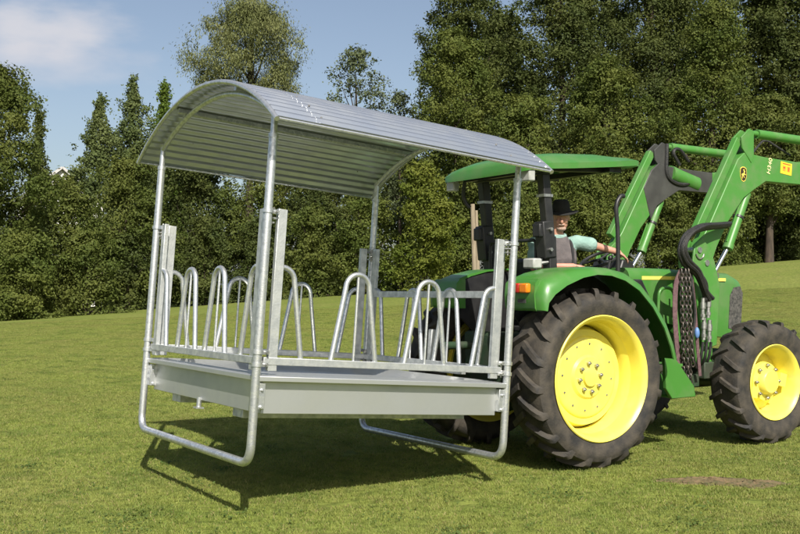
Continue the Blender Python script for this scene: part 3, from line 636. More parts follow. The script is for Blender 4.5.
# ------------------------------------------------------------------ tractor (own frame: a forward, b away from the camera, z up)
tractor = empty('tractor', TR, (0, 0, TY), 'green farm tractor with yellow wheels, open canopy and raised front loader', 'tractor')
CL = 1.05
def make_wheel(r, wd, rim_r, nl, name, front):
    k = r / .76
    t = MB(); h = .044 * k; rt = r - h
    t.lathe([(rim_r - .01, .055 * k), (rim_r + .012, .02 * k), (rim_r + .035, .012 * k), (rim_r + .075, .002), ((rt + rim_r) / 2 + .02, -.004), (rt - .05 * k, .004 * k), (rt - .022 * k, .018 * k), (rt - .006 * k, .05 * k), (rt, .09 * k), (rt + .008 * k, wd / 2),
             (rt, wd - .075 * k), (rt - .02 * k, wd - .035 * k), (rt - .055 * k, wd - .012 * k), ((rt + rim_r) / 2, wd), (rim_r + .05, wd - .012), (rim_r - .01, wd - .06 * k)], 72)
    def cv(rr, th, y): return (rr * math.cos(th), y, rr * math.sin(th))
    for side in (0, 1):
        for i in range(nl):
            th0 = 2 * math.pi * (i + .5 * side) / nl; st = []
            for f_, dth, top, base, hw in ((-.04, -.01, r, rt - .01, .033), (.25, .07, r + .002, rt - .01, .031), (.6, .165, r - .002, rt - .015, .030), (.82, .228, r - .012 * k, rt - .03 * k, .031), (.925, .258, r - .034 * k, rt - .05 * k, .031), (.965, .272, r - .075 * k, rt - .08 * k, .026)):
                y = wd / 2 - (wd / 2 + .004) * f_ if not side else wd / 2 + (wd / 2 + .004) * f_
                th = th0 + dth * (.62 if front else .72); w_ = hw * k / r
                st.append([cv(base, th - w_ * 1.25, y), cv(top, th - w_ * .8, y), cv(top, th + w_ * .8, y), cv(base, th + w_ * 1.25, y)])
            t.loft(st)
    rim = MB()
    if not front:
        rim.lathe([(rim_r - .028, .025), (rim_r, .004), (rim_r + .008, .012), (rim_r, .03), (rim_r - .018, .055), (rim_r - .03, .10), (rim_r - .06, .17), (rim_r - .08, .215), (rim_r - .082, .30), (rim_r - .02, wd - .06), (rim_r + .006, wd - .012), (rim_r - .03, wd - .03),
                   (rim_r - .09, .31), (rim_r - .12, .228), (.352, .226), (.346, .214), (.334, .206), (.315, .205), (.19, .197), (.17, .176), (.08, .173), (.075, .150), (.001, .148), (.001, .25), (rim_r - .13, .25), (rim_r - .13, .35), (rim_r - .05, wd - .03), (rim_r - .06, .20), (rim_r - .045, .10), (rim_r - .04, .05)], 72)
    else:
        rim.lathe([(rim_r - .025, .022), (rim_r, .004), (rim_r + .006, .012), (rim_r - .012, .045), (rim_r - .03, .11), (rim_r - .05, .16), (rim_r - .05, .22), (rim_r, wd - .015), (rim_r - .03, wd - .03), (rim_r - .07, .24), (.20, .20), (.185, .13), (.13, .12), (.12, .075), (.105, .06), (.001, .055), (.001, .26), (rim_r - .08, .26), (rim_r - .065, .14), (rim_r - .04, .05)], 64)
        rim.box((.21, .15, .06), (.10, .10, .13)); rim.box((-.16, .15, -.14), (.09, .09, .10))
    nuts, bolts = [], []; rb, nb, yb = ((.122, 8, .171) if not front else (.16, 8, .12))
    for i in range(nb):
        a = 2 * math.pi * (i + .3) / nb; x, z = rb * math.cos(a), rb * math.sin(a)
        b = MB(); b.cyl((x, yb, z), (x, yb - .022, z), .018, 6); b.cyl((x, yb - .02, z), (x, yb - .036, z), .009, 8); nuts.append(b.mesh('nut'))
    for i in range(12 if not front else 6):
        a = 2 * math.pi * i / (12 if not front else 6); rr_ = .285 if not front else rim_r - .035; yy = .204 if not front else .10
        c = MB(); c.cyl((rr_ * math.cos(a), yy, rr_ * math.sin(a)), (rr_ * math.cos(a), yy - .006, rr_ * math.sin(a)), .010, 8); bolts.append(c.mesh('bolt'))
    return (t.mesh(name + '_tyre'), rim.mesh(name + '_rim'), nuts, bolts)
WM = {}
def wheel(name, a, b, r, wd, rim_r, nl, front, mirror, steer=0, spin=0):
    key = name
    if key not in WM: WM[key] = make_wheel(r, wd, rim_r, nl, name, front)
    ty, ri, nu, bo = WM[key]
    def link(me, nm, m, par):
        o = bpy.data.objects.new(nm, me); col.objects.link(o); o.parent = par
        if not me.materials:
            me.materials.append(m); me.polygons.foreach_set('use_smooth', [True] * len(me.polygons)); me.set_sharp_from_angle(angle=R(35))
        return o
    w_ = link(ri, name, YELLOW, tractor); w_.location = (a, b, r); w_.rotation_euler = (0, spin, (math.pi if mirror else 0) + steer)
    link(ty, 'tyre', RUBBER, w_)
    for m in nu: link(m, 'wheel_nut', STEELB, w_)
    for m in bo: link(m, 'rim_bolt', STEELB, w_)
wheel('rear_wheel', 0, 0, .76, .44, .528, 20, False, False, spin=.1)
wheel('rear_wheel', 0, 1.94, .76, .44, .528, 20, False, True, spin=.3)
wheel('front_wheel', 2.34, .03, .60, .36, .365, 17, True, False, steer=R(-2), spin=.25)
wheel('front_wheel', 2.34, 2.07, .60, .36, .365, 17, True, True, steer=R(-2))
# chassis
q = MB(); q.box((-.05, CL, .80), (.75, .62, .62)); q.box((.75, CL, .78), (.95, .50, .50)); q.cyl((0, .28, .76), (0, 1.70, .76), .15, 20); q.cyl((0, 1.30, .76), (0, 1.60, .76), .43, 28); q.box((-.42, CL, .95), (.16, .5, .35))  # oversized dark drum hides the sunlit far rim, standing in for shade
q.build('transmission', CAST, tractor, smooth=30, bevel=.03)
q = MB(); q.box((1.75, CL, .92), (1.15, .44, .60)); q.box((2.3, CL, .72), (.7, .34, .30)); q.cyl((1.5, .70, .95), (1.5, .82, .95), .10, 12); q.box((1.9, .80, .98), (.35, .12, .3))
q.build('engine', CAST, tractor, smooth=30, bevel=.03)
q = MB(); q.bar((2.34, .30, .60), (2.34, 1.80, .60), .16, .18); q.cyl((2.34, .20, .60), (2.34, .40, .60), .13, 16); q.cyl((2.34, 1.7, .60), (2.34, 1.9, .60), .13, 16); q.box((2.34, CL, .62), (.3, .3, .28))
q.build('front_axle', CAST, tractor, smooth=30, bevel=.02)
# hood
def hsec(a, zb, zt, hw, rc):
    P = [(a, CL - hw, zb), (a, CL - hw, zt - rc)]
    for k in range(1, 7): t = k / 7 * math.pi / 2; P.append((a, CL - hw + rc * (1 - math.cos(t)), zt - rc + rc * math.sin(t) * 1.0))
    P.append((a, CL - hw + rc, zt)); P.append((a, CL + hw - rc, zt))
    for k in range(1, 7): t = k / 7 * math.pi / 2; P.append((a, CL + hw - rc + rc * math.sin(t), zt - rc + rc * math.cos(t)))
    P += [(a, CL + hw, zt - rc), (a, CL + hw, zb)]
    return P
q = MB(); q.loft([hsec(1.02, 1.22, 1.715, .36, .10), hsec(1.5, 1.18, 1.71, .36, .10), hsec(2.1, 1.04, 1.69, .355, .11), hsec(2.55, .99, 1.67, .345, .12), hsec(2.70, .99, 1.62, .33, .13), hsec(2.755, 1.0, 1.54, .29, .14)])
hood = q.build('hood', GREEN, tractor, smooth=35)
q = MB()
for s in (-1, 1): q.prism([(2.47, 1.10), (2.66, 1.06), (2.70, 1.46), (2.66, 1.53), (2.56, 1.52), (2.50, 1.44)], CL + s * .352, CL + s * .330)
q.box((2.757, CL, 1.24), (.012, .46, .42)); q.pieces('grille', GRILLE, hood, smooth=30)
q = MB()
for s in (-1, 1): q.box((1.44, CL + s * .361, 1.615), (.50, .006, .034)); q.box((2.30, CL + s * .357, 1.600), (.24, .006, .030))
q.pieces('stripe', STRIPE, hood, smooth=0)
# side panels under the cab / tank
q = MB(); q.prism([(.78, 1.02), (1.02, .98), (1.30, .90), (1.30, 1.22), (1.06, 1.60), (.74, 1.60)], .56, 1.54); q.build('cab_base', BLACK, tractor, smooth=30, bevel=.015)
q = MB(); q.tube(bend([(1.22, .52, 1.20), (1.24, .52, 1.52), (1.44, .52, 1.52), (1.52, .52, 1.0)], .09), .016, 10); q.build('grab_rail', GREEN, tractor)
q = MB(); q.prism([(1.0, .92), (1.12, .90), (1.40, .60), (1.42, .50), (1.10, .50), (1.02, .60)], .24, .28); q.prism([(1.0, .92), (1.12, .90), (1.40, .60), (1.42, .50), (1.10, .50), (1.02, .60)], .56, .60)
q.box((1.26, .42, .52), (.34, .34, .03)); q.box((1.16, .42, .80), (.20, .34, .03)); q.build('step', GREEN, tractor, smooth=30, bevel=.006)
q = MB(); q.box((.48, CL, 1.14), (1.0, 1.05, .05)); q.build('cab_floor', BLACK, tractor, smooth=30, bevel=.01)
# fenders
FO = [(-.600, 1.335), (-.585, 1.40), (-.516, 1.467), (-.39, 1.54), (-.207, 1.606), (-.047, 1.632), (.115, 1.624), (.277, 1.582), (.445, 1.497), (.611, 1.350), (.754, 1.165), (.837, .997), (.875, .885)]
FC = [(-.640, 1.345), (-.655, 1.48), (-.600, 1.595), (-.44, 1.650), (-.25, 1.688), (-.05, 1.704), (.14, 1.698), (.34, 1.662), (.525, 1.570), (.70, 1.412), (.855, 1.218), (.950, 1.03), (1.0, .88)]
def fender(b0, b1, lamp=True):
    s = 1 if b1 > b0 else -1; q = MB(); secs = []
    for o, c in zip(FO, FC):
        L_ = lambda t: (o[0] + (c[0] - o[0]) * t, o[1] + (c[1] - o[1]) * t)
        prof = [(b0 + s * .012, L_(0)), (b0, L_(.03)), (b0 + s * .006, L_(.25)), (b0 + s * .022, L_(.52)), (b0 + s * .05, L_(.76)), (b0 + s * .09, L_(.92)), (b0 + s * .15, L_(1)), (b1, L_(1)), (b1, L_(.80)), (b0 + s * .12, L_(.78)), (b0 + s * .05, L_(.5)), (b0 + s * .025, L_(.2))]
        secs.append([(p[0], bb, p[1]) for bb, p in prof])
    q.loft(secs); f = q.build('rear_fender', GREEN, tractor, smooth=50)
    q = MB(); q.loft([[(-.648 + dx, b0 + s * bb, z) for z, dx in ((1.335, .012), (1.36, -.004), (1.47, -.012), (1.56, .0), (1.60, .035), (1.60, .10), (1.335, .10))] for bb, k_ in ((.10, 0), (.2, 0), (.35, 0), (.48, 0))]); q.build('rear_panel', GREEN, f, smooth=60)
    q = MB(); q.prism([(p[0] * .97, p[1] - .03) for p in FC] + [(.75, .95), (.3, 1.05), (-.4, 1.12)], b1 - s * .03, b1 - s * .01); q.build('dark_arch_sheet', BLACK, f, smooth=30)  # black sheet added to put shade inside the wheel arch
    if not lamp: return
    q = MB(); q.box((-.675, b0 + s * .20, 1.522), (.05, .10, .080), mi=0); q.box((-.675, b0 + s * .305, 1.522), (.05, .11, .080), mi=1); q.build('tail_light', [ORANGE, REDL], f, smooth=30, bevel=.012)
    q = MB(); q.box((-.664, b0 + s * .25, 1.415), (.006, .10, .032)); q.build('reflector', DARK_ARM, f, smooth=0)
fender(0.02, .50); fender(1.68, 1.27, False)
# roll bar posts, canopy
for b in (.62, 1.48):
    s = 1 if b < CL else -1
    q = MB(); q.bar((-.03, b, 1.30), (-.055, b, 1.98), .10, .085, up=(1, 0, 0)); q.bar((-.055, b, 1.90), (-.13, b, 2.60), .085, .085, up=(1, 0, 0)); p_ = q.build('roll_bar_post', BLACK, tractor, smooth=30, bevel=.008)
    q = MB(); q.box((-.10, b, 1.95), (.13, .125, .33), (0, R(-6), 0)); q.box((-.16, b, 2.03), (.10, .10, .12)); q.build('hinge_box', BLACK, p_, smooth=30, bevel=.012)
    q = MB()
    for z in (2.04, 1.86): q.cyl((-.10, b - .09, z), (-.10, b + .09, z), .016, 8)
    q.box((-.105, b, 2.34), (.105, .105, .025)); q.pieces('hinge_bolt', STEELB, p_, smooth=30)
q = MB(); q.bar((-.14, .55, 2.565), (-.14, 1.55, 2.565), .08, .08); q.build('roll_bar_cross_tube', BLACK, tractor, smooth=30, bevel=.008)
q = MB(); q.tube(bend([(-.12, .72, 1.4), (-.12, .72, 1.95), (-.12, 1.38, 1.95), (-.12, 1.38, 1.4)], .05), .016, 8); q.build('seat_guard_tube', BLACK, tractor, smooth=30)
q = MB(); ca0, ca1, cb0, cb1 = -.46, .90, .42, 1.68
def csec(a, zlow, ztop, inset):
    hw = (cb1 - cb0) / 2 - inset; P = []
    for k in range(13):
        t = -1 + 2 * k / 12; P.append((a, CL + hw * t, zlow + (ztop - zlow) * (1 - abs(t) ** 5)))
    return P + [(a, CL + hw * (1 - 2 * k / 12), (zlow - .05) + (ztop - zlow - .03) * (1 - abs(1 - 2 * k / 12) ** 3.2)) for k in range(13)]
q.loft([csec(ca0, 2.575, 2.60, .04), csec(ca0 + .03, 2.585, 2.645, .01), csec(-.28, 2.60, 2.705, 0), csec(.05, 2.625, 2.745, 0), csec(.5, 2.665, 2.765, 0), csec(.84, 2.70, 2.75, .0), csec(ca1, 2.70, 2.72, .03)])
can = q.build('canopy', GREEN, tractor, smooth=50)
q = MB()
for b in (.62, 1.48): q.bar((-.35, b, 2.575), (.82, b, 2.625), .05, .05)
q.bar((-.25, .5, 2.56), (-.25, 1.6, 2.56), .05, .05); q.bar((.6, .5, 2.61), (.6, 1.6, 2.61), .05, .05); q.build('canopy_frame', BLACK, can, smooth=30)
for b in (.50, 1.60):
    q = MB(); q.box((-.40, b, 2.50), (.07, .12, .12)); q.build('work_lamp', GLASSG, can, smooth=30, bevel=.012)
q = MB(); q.tube(bend([(-.36, 1.46, 2.52), (-.36, 1.50, 2.36), (-.30, 1.46, 2.28)], .08), .018, 8); q.build('mirror_arm', BLACK, can)
q = MB(); q.box((-.30, .56, 1.735), (.10, .15, .09)); q.bar((-.26, .58, 1.73), (-.08, .60, 1.75), .03, .03); q.build('work_lamp', GLASSG, tractor, smooth=30, bevel=.015)
# seat, wheel, levers
q = MB(); q.box((.40, CL, 1.30), (.48, .50, .12)); q.box((.17, CL, 1.56), (.10, .48, .48), (0, R(-8), 0)); q.box((.36, CL, 1.2), (.3, .3, .14)); q.build('seat', SEATM, tractor, smooth=40, bevel=.03)
q = MB(); cs = Vector((.99, CL, 1.80)); ax = Vector((-.45, 0, .89)); e1 = Vector((.89, 0, .45)); e2 = Vector((0, 1, 0))
q.tube([cs + (e1 * math.cos(t) + e2 * math.sin(t)) * .20 for t in [k * math.pi / 16 for k in range(32)]], .016, 8, closed=True)
for t in (0, 2.1, 4.2): q.cyl(cs, cs + (e1 * math.cos(t) + e2 * math.sin(t)) * .2, .012, 6)
q.cyl(cs, cs - ax * .45, .03, 10); q.build('steering_wheel', BLACK, tractor)
q = MB(); q.prism([(.98, 1.5), (1.30, 1.5), (1.25, 1.78), (1.10, 1.80)], .85, 1.25); q.build('dashboard', BLACK, tractor, smooth=30, bevel=.02)
q = MB(); P0 = tp(618, 270, .50); q.tube(smooth_path([(P0.x, .50, 1.45), (P0.x, .50, 2.0), (P0.x - .02, .50, 2.26), (P0.x + .03, .50, 2.36), (P0.x + .08, .50, 2.37)]), .021, 10); q.build('exhaust_guard_tube', BLACK, tractor)
q = MB(); q.cyl((.62, .62, 1.5), (.70, .62, 1.80), .012, 8); q.ball((.70, .62, 1.80), .025, 8); q.build('gear_lever', BLACK, tractor)
# hitch arms
for b in (.72, 1.38):
    q = MB(); q.bar((-.35, b, .52), (-1.14, b - .03, .55), .05, .07); q.build('lift_arm', CAST, tractor, smooth=30, bevel=.006)
q = MB(); q.cyl((-.45, CL, 1.0), (-1.12, CL - .03, 1.02), .025, 10); q.cyl((-.62, CL, 1.01), (-.92, CL - .02, 1.015), .035, 10); q.build('top_link', CAST, tractor)

# loader
NB, FB = .42, 1.68
def poly(pts, b): return [(lambda v: (v.x, v.z))(tp(x, y, b)) for x, y in pts]
ARM = poly([(704, 266), (697, 252), (700, 243), (709, 226), (738, 159), (746, 151), (752, 154), (767, 157.5), (800, 162.5), (800, 184.7), (766, 181.5), (754, 190), (744, 198), (728, 222), (717, 247), (712, 262)], NB)
ext = [(4.6, 2.26), (4.62, 2.12)]
i8 = 8; arm_poly = ARM[:9] + [(4.25, 2.99), (4.25, 2.84)] + ARM[9:]
KNEE = poly([(741, 137), (749, 128.5), (753.5, 131), (753.5, 156), (751, 163), (742, 148)], NB)
LINK0, LINK1 = poly([(700, 231), (740, 136)], NB)
CYL0, CYL1, CYL2 = poly([(717, 276), (732.5, 247), (751, 193)], NB)
ROD0, ROD1 = poly([(752, 132), (800, 139)], NB)
for b in (NB, FB):
    s = 1 if b == NB else -1; far = b == FB
    q = MB(); q.prism(arm_poly, b, b + s * .11)
    if far:                                          # dark grey elbow of the far arm
        cut = [p for p in arm_poly]
    arm = q.build('loader_arm', GREEN_ARM, tractor, smooth=30, bevel=.008)
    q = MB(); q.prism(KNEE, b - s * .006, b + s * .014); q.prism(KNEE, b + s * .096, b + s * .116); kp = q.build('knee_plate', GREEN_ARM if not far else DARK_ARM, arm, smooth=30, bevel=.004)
    q = MB(); q.bar((LINK0[0], b + s * .055, LINK0[1]), (LINK1[0] + .02, b + s * .055, LINK1[1] - .03), .07, .085, up=(1, 0, 0)); q.build('parallel_link', GREEN_ARM, arm, smooth=30, bevel=.008)
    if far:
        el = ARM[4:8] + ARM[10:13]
        q = MB(); q.prism([ARM[4], ARM[5], ARM[6], ARM[7], ARM[8], ARM[9], ARM[10], ARM[11], ARM[12], (ARM[12][0] - .1, ARM[12][1] - .16), (ARM[4][0] - .12, ARM[4][1] - .20)], b + .008, b - .118); q.build('dark_elbow', DARK_ARM, arm, smooth=30, bevel=.006)  # dark grey shell over the far elbow and forward arm
    q = MB(); y = b + s * .20; c0, c1, c2 = Vector((CYL0[0], y, CYL0[1])), Vector((CYL1[0], y, CYL1[1])), Vector((CYL2[0], y, CYL2[1]))
    y = b + s * .055
    c0.y = c1.y = c2.y = b - s * .0 + s * .055
    q.cyl(c1, c2, .047, 18); q.cyl(c1 - (c2 - c1).normalized() * .02, c1 + (c2 - c1).normalized() * .03, .053, 18); q.tube([c1.lerp(c2, .1) + Vector((-.06, -s * .01, 0)), c1.lerp(c2, .8) + Vector((-.06, -s * .01, 0))], .008, 6)
    cy = q.build('lift_cylinder', GREEN_ARM, tractor, smooth=40)
    q = MB(); q.cyl(c0, c1, .022, 14); q.cyl(c0 + Vector((0, -.05, 0)), c0 + Vector((0, .05, 0)), .04, 14); q.build('cylinder_rod', CHROME, cy)
    q = MB(); m = c1.lerp(c2, .55); dd = (c2 - c1).normalized(); q.cyl(m - dd * .012, m + dd * .012, .055, 16); q.build('cylinder_clamp', BLACK, cy)
    q = MB(); y = b + s * .055; r0, r1 = Vector((ROD0[0], y, ROD0[1])), Vector((ROD1[0], y, ROD1[1])); dd = r1 - r0
    q.cyl(r0, r0 + dd * .18, .03, 12); q.cyl(r0 + dd * .18, r0 + dd * 1.75, .048, 16)
    tl = q.build('tilt_cylinder', GREEN_ARM, tractor, smooth=40)
    q = MB(); q.cyl(r0 + dd * 1.75, r0 + dd * 2.0, .022, 12); q.build('cylinder_rod', CHROME, tl)
    # mast beside the hood
    q = MB(); mast = poly([(692, 246), (699, 238), (706, 246), (712, 262), (717, 285), (714, 345), (700, 350), (694, 300), (690, 262)], NB)
    for o in (-.035, .125): q.prism(mast, b + s * o, b + s * (o + .022))
    q.box((mast[6][0] + .05, b + s * .06, .93), (.24, .14, .30)); q.build('loader_mast', GREEN_ARM, tractor, smooth=30, bevel=.006)
    pv = poly([(696.5, 250), (704, 263)], NB); q = MB()
    for p in pv: q.cyl((p[0], b - s * .045, p[1]), (p[0], b + s * .155, p[1]), .030, 14)
    q.tube([(pv[0][0] + .055 * math.cos(t), b - s * .045, pv[0][1] - .03 + .055 * math.sin(t)) for t in [math.pi * (1.05 + .9 * k / 8) for k in range(9)]], .008, 6); q.pieces('pivot_pin', STEELB, tractor, smooth=40)
    # brackets down to the chassis
    q = MB(); q.bar((1.78, b + s * .06, .98), (1.78, CL - s * .2, .86), .30, .12, up=(0, 0, 1)); q.build('loader_bracket', GREEN_ARM, tractor, smooth=30, bevel=.01)
q = MB(); q.tube(bend([(2.9, NB + .3, 2.95), (3.1, NB + .3, 3.12), (3.4, NB + .2, 2.95)], .08), .012, 8); q.tube(bend([(2.75, FB - .10, 2.90), (2.62, FB - .1, 3.05), (2.74, FB - .1, 3.10), (2.9, FB - .1, 2.95)], .08), .02, 8); q.tube(bend([(2.52, FB - .12, 3.12), (2.50, FB - .12, 2.74), (2.75, FB - .12, 2.66), (3.0, FB - .12, 2.74)], .12), .024, 8); q.pieces('boom_hose', HOSE, tractor)
q = MB(); q.cyl((2.62, FB - .06, 2.80), (3.05, FB - .06, 2.70), .095, 20); q.build('boom_damper', GREEN_ARM, tractor)
q = MB(); q.bar((4.22, NB, 2.92), (4.22, FB, 2.92), .09, .12); q.build('tool_carrier', GREEN_ARM, tractor, smooth=30, bevel=.006)
# marks on the near arm
E0 = tp(743.2, 174, NB); yb = NB - .0035
ang = math.atan2(ARM[4][1] - ARM[3][1], ARM[4][0] - ARM[3][0]) - math.pi / 2 + .25
def marks(shapes, name, mats, parent):               # flat plates on the arm: (polygon, layer, material index)
    q = MB()
    for pl, lay, mi in shapes: q.prism(pl, yb - .0012 * lay, yb - .0012 * lay + .0025 if lay == 0 else yb - .0012 * (lay - 1) - .0002, mi)
    return q.build(name, mats, parent, smooth=0)
EMB_Y = mat('emblem_yellow', (0.80, 0.62, 0.10), None, 1, 0.4); EMB_D = mat('emblem_dark', (0.035, 0.022, 0.008), None, 1, 0.4)
STK_Y = mat('sticker_yellow', (0.80, 0.55, 0.03), None, 1, 0.5); STK_O = mat('sticker_orange', (0.75, 0.28, 0.03), None, 1, 0.5); STK_R = mat('sticker_red', (0.55, 0.05, 0.02), None, 1, 0.5); PAPER = mat('letter_yellow', (0.80, 0.78, 0.40), None, 1, 0.5)
near_arm = [o for o in tractor.children if o.name.startswith('loader_arm')][0]
def rot2(p, c, a, s=1): return (c[0] + s * (p[0] * math.cos(a) - p[1] * math.sin(a)), c[1] + s * (p[0] * math.sin(a) + p[1] * math.cos(a)))
shield = [(-.5, .62), (-.2, .80), (.2, .80), (.5, .62), (.56, .2), (.52, -.3), (.3, -.72), (0, -.85), (-.3, -.72), (-.52, -.3), (-.56, .2)]
deer = [(-.36, .02), (-.24, .10), (.05, .10), (.14, .30), (.02, .52), (.09, .54), (.18, .38), (.22, .56), (.28, .54), (.25, .34), (.36, .24), (.22, .16), (.20, -.02), (.38, -.14), (.34, -.20), (.12, -.10), (-.02, -.14), (.06, -.44), (-.01, -.46), (-.12, -.18), (-.20, -.14), (-.34, -.46), (-.41, -.44), (-.30, -.10)]
C0 = (E0.x, E0.z); ES = .092
marks([([rot2(p, C0, .0, ES * 1.0) for p in shield], 0, 0), ([rot2(p, C0, .0, ES * .90) for p in shield], 1, 1), ([rot2((p[0] * .95, p[1] * .95), C0, .25, ES) for p in deer], 2, 0)], 'emblem', [EMB_Y, EMB_D], near_arm)
S0 = tp(786, 168.5, NB); sc_ = .062
SQ = lambda w, h, ox=0, oz=0, a=-.10: [rot2((ox + sx * w / 2, oz + sz * h / 2), (S0.x, S0.z), a) for sx, sz in ((-1, -1), (1, -1), (1, 1), (-1, 1))]
marks([(SQ(.185, .125), 0, 0), (SQ(.05, .055, -.035, -.005), 1, 1), (SQ(.05, .055, .035, -.005), 1, 1), (SQ(.016, .040, .040, -.004), 2, 2), (SQ(.030, .014, -.036, .004), 2, 2), (SQ(.13, .010, 0, .045), 1, 2)], 'warning_sticker', [STK_Y, STK_O, STK_R], near_arm)
tcv = bpy.data.curves.new('model_lettering', 'FONT'); tcv.body = 'H340'; tcv.size = .078; tcv.extrude = .0012; tcv.align_x = 'CENTER'; tcv.align_y = 'CENTER'
to_ = bpy.data.objects.new('tmp', tcv); col.objects.link(to_); dg = bpy.context.evaluated_depsgraph_get()
tme = bpy.data.meshes.new_from_object(to_.evaluated_get(dg)); bpy.data.objects.remove(to_); tme.materials.clear()
lt = finish(tme, 'lettering', PAPER, near_arm, smooth=0); LP = tp(769.3, 166, NB); lt.location = (LP.x, yb - .001, LP.z)
lt.rotation_euler = Euler((R(90), R(-76), 0), 'XYZ')
# hoses and couplers
q = MB()
for i in range(5):
    o = Vector((.018 * math.cos(i * 1.3), -.02 + .02 * math.sin(i * 1.3), .018 * math.sin(i * 2.1)))
    P = [tp(727, 225, NB - .06), tp(715, 226, NB - .10), tp(700, 228, NB - .16), tp(686, 236, NB - .18), tp(680, 249, NB - .18), tp(684, 262, NB - .16), tp(696, 273, NB - .13), tp(703, 284 + i * 2, NB - .10), tp(703 + i * 1.6, 300, NB - .08)]
    q.tube(smooth_path([p + o * (1.3 if 1 < k < 6 else .9) for k, p in enumerate(P)], 6), .022, 8)
q.pieces('hose', HOSE, tractor)
for i in range(4):
    q = MB(); x = [703, 708.5, 704, 709.5][i]; y0 = [298, 296, 318, 320][i]
    a, b_ = tp(x, y0, NB - .09), tp(x - .5, y0 + 22, NB - .09); q.cyl(a, b_, .020, 12); m = a.lerp(b_, .35); d = (b_ - a).normalized(); q.cyl(m - d * .03, m + d * .03, .028, 12); m = a.lerp(b_, .8); q.cyl(m - d * .015, m + d * .015, .026, 8)
    q.build('hydraulic_coupler', STEELB, tractor)
q = MB(); m = tp(697, 333, NB - .12); q.ball(m, (.026, .024, .055), 8); q.build('coupler_cap', BLUECAP, tractor)
q = MB()
for i in range(3):
    P = [tp(703 + 4 * i, 342, NB - .09), tp(700 + 4 * i, 360, NB - .06), tp(692 + 3 * i, 372, NB + .1), (1.5 + .1 * i, .7, .85)]
    q.tube(smooth_path(P, 6), .014, 8)
P = [tp(690, 262, NB - .1), tp(692, 285, NB - .13), tp(695, 315, NB - .13), tp(692, 345, NB - .12), tp(696, 368, NB - .05)]
q.tube(smooth_path(P, 6), .012, 8); q.pieces('hydraulic_line', HOSE, tractor)
q = MB(); q.box((1.80, NB + .02, .72), (.22, .16, .16)); q.box((1.62, NB + .08, .62), (.16, .14, .12)); q.cyl((1.9, NB - .02, .62), (1.9, NB + .2, .62), .06, 12); q.build('valve_block', CAST, tractor, smooth=30, bevel=.01)
q = MB(); q.box((1.72, .80, 1.0), (.14, .2, .8)); q.build('engine_side_panel', GREEN, tractor, smooth=30, bevel=.01)

# chain and strap hanging on the loader mast
def world(v): v = Vector(v); return Vector((TR.x + v.x * TA[0] + v.y * TB[0], TR.y + v.x * TA[1] + v.y * TB[1], v.z))
top = world(tp(683, 266, NB - .15))
chain = empty('tow_chain', top, (0, 0, TY), 'dark steel chain hanging in strands from the loader mast', 'chain')
q = MB()
def strand(P, pitch=.042):
    P = smooth_path(P, 24); acc = 0; last = P[0]; k = 0
    for p in P[1:]:
        acc += (p - last).length; last_d = (p - last).normalized() if (p - last).length > 1e-6 else Vector((0, 0, -1)); last = p
        if acc >= pitch:
            acc -= pitch; d = last_d; u = Vector((1, 0, 0)) if k % 2 else Vector((0, 1, 0)); u = (u - d * u.dot(d)).normalized(); k += 1
            u = (u + d.cross(u) * .5).normalized()
            ring_ = []
            for j in range(12):
                t = 2 * math.pi * j / 12; ring_.append(p + d * (.030 * math.cos(t)) + u * (.017 * math.sin(t)))
            q.tube(ring_, .0065, 6, closed=True)
loc = lambda x, y, b: Vector(tp(x, y, b)) - Vector(tp(683, 266, NB - .15))
for x0, x1, y1, db in ((681, 684, 372, 0), (685, 688, 378, -.02), (683, 691, 386, .02), (688, 693, 366, -.04)):
    strand([loc(x0, 266, NB - .15 + db), loc((x0 * 2 + x1) / 3, 300, NB - .17 + db), loc((x0 + x1 * 2) / 3, 340, NB - .16 + db), loc(x1, y1, NB - .12 + db)])
q.build('links', CHAINM, chain, smooth=60)
strap = empty('sling_strap', top, (0, 0, TY), 'faded purple brown webbing strap hanging beside the chain', 'strap')
def web(P, w):
    P = smooth_path(P, 6); q = MB(); q.loft([[p + Vector((x * w / 2, y * .004, 0)) for x, y in ((-1, -1), (1, -1), (1, 1), (-1, 1))] for p in P]); q.build('webbing', STRAPM, strap, smooth=40)
web([loc(682, 268, NB - .13), loc(676, 285, NB - .13), loc(675, 315, NB - .12), loc(677, 345, NB - .11), loc(681, 378, NB - .08)], .06)
web([loc(690, 268, NB - .12), loc(694, 300, NB - .10), loc(697, 340, NB - .10), loc(700, 376, NB - .06)], .04)


# ------------------------------------------------------------------ driver
PO = Vector((.40, CL - .05, 1.36))
person = empty('person', world(PO + Vector((-.02, 0, .045))), (0, 0, TY), 'driver in black hat, grey vest and teal shirt, leaning out of the tractor seat', 'person')
def limb(ch, n=14):
    q1 = MB(); P = [Vector(p) - PO for p, _ in ch]; q1.tube(P, [r_ for _, r_ in ch], n)
    for (p, r_), w_ in zip(ch, P): q1.ball(w_, r_, 7)
    return q1.mesh('tmp')
EX = Vector((.839, -.544, 0)).normalized(); DX = Vector((-.544, -.839, 0)).normalized()
def torso(secs, n=24):                                # rings (z, half width, half depth, forward shift)
    q1 = MB(); out = []
    for z, w_, d_, f_ in secs:
        t = min(1, max(0, (z - 1.40) / .5)); c = Vector((.40 - .025 * t, 1.0 - .035 * t, z)) + DX * f_ - PO
        e = Vector((0, -1, 0)).lerp(EX, .3 + .7 * t).normalized(); f = Vector((-e.y * -1, 0, 0)); f = e.cross(Vector((0, 0, 1))).normalized(); f = f if f.dot(DX) > 0 else -f
        out.append([c + e * w_ * math.copysign(abs(math.cos(a)) ** .85, math.cos(a)) + f * d_ * math.copysign(abs(math.sin(a)) ** .85, math.sin(a)) for a in [2 * math.pi * k / n for k in range(n)]])
    q1.loft(out); return q1.mesh('tmp')
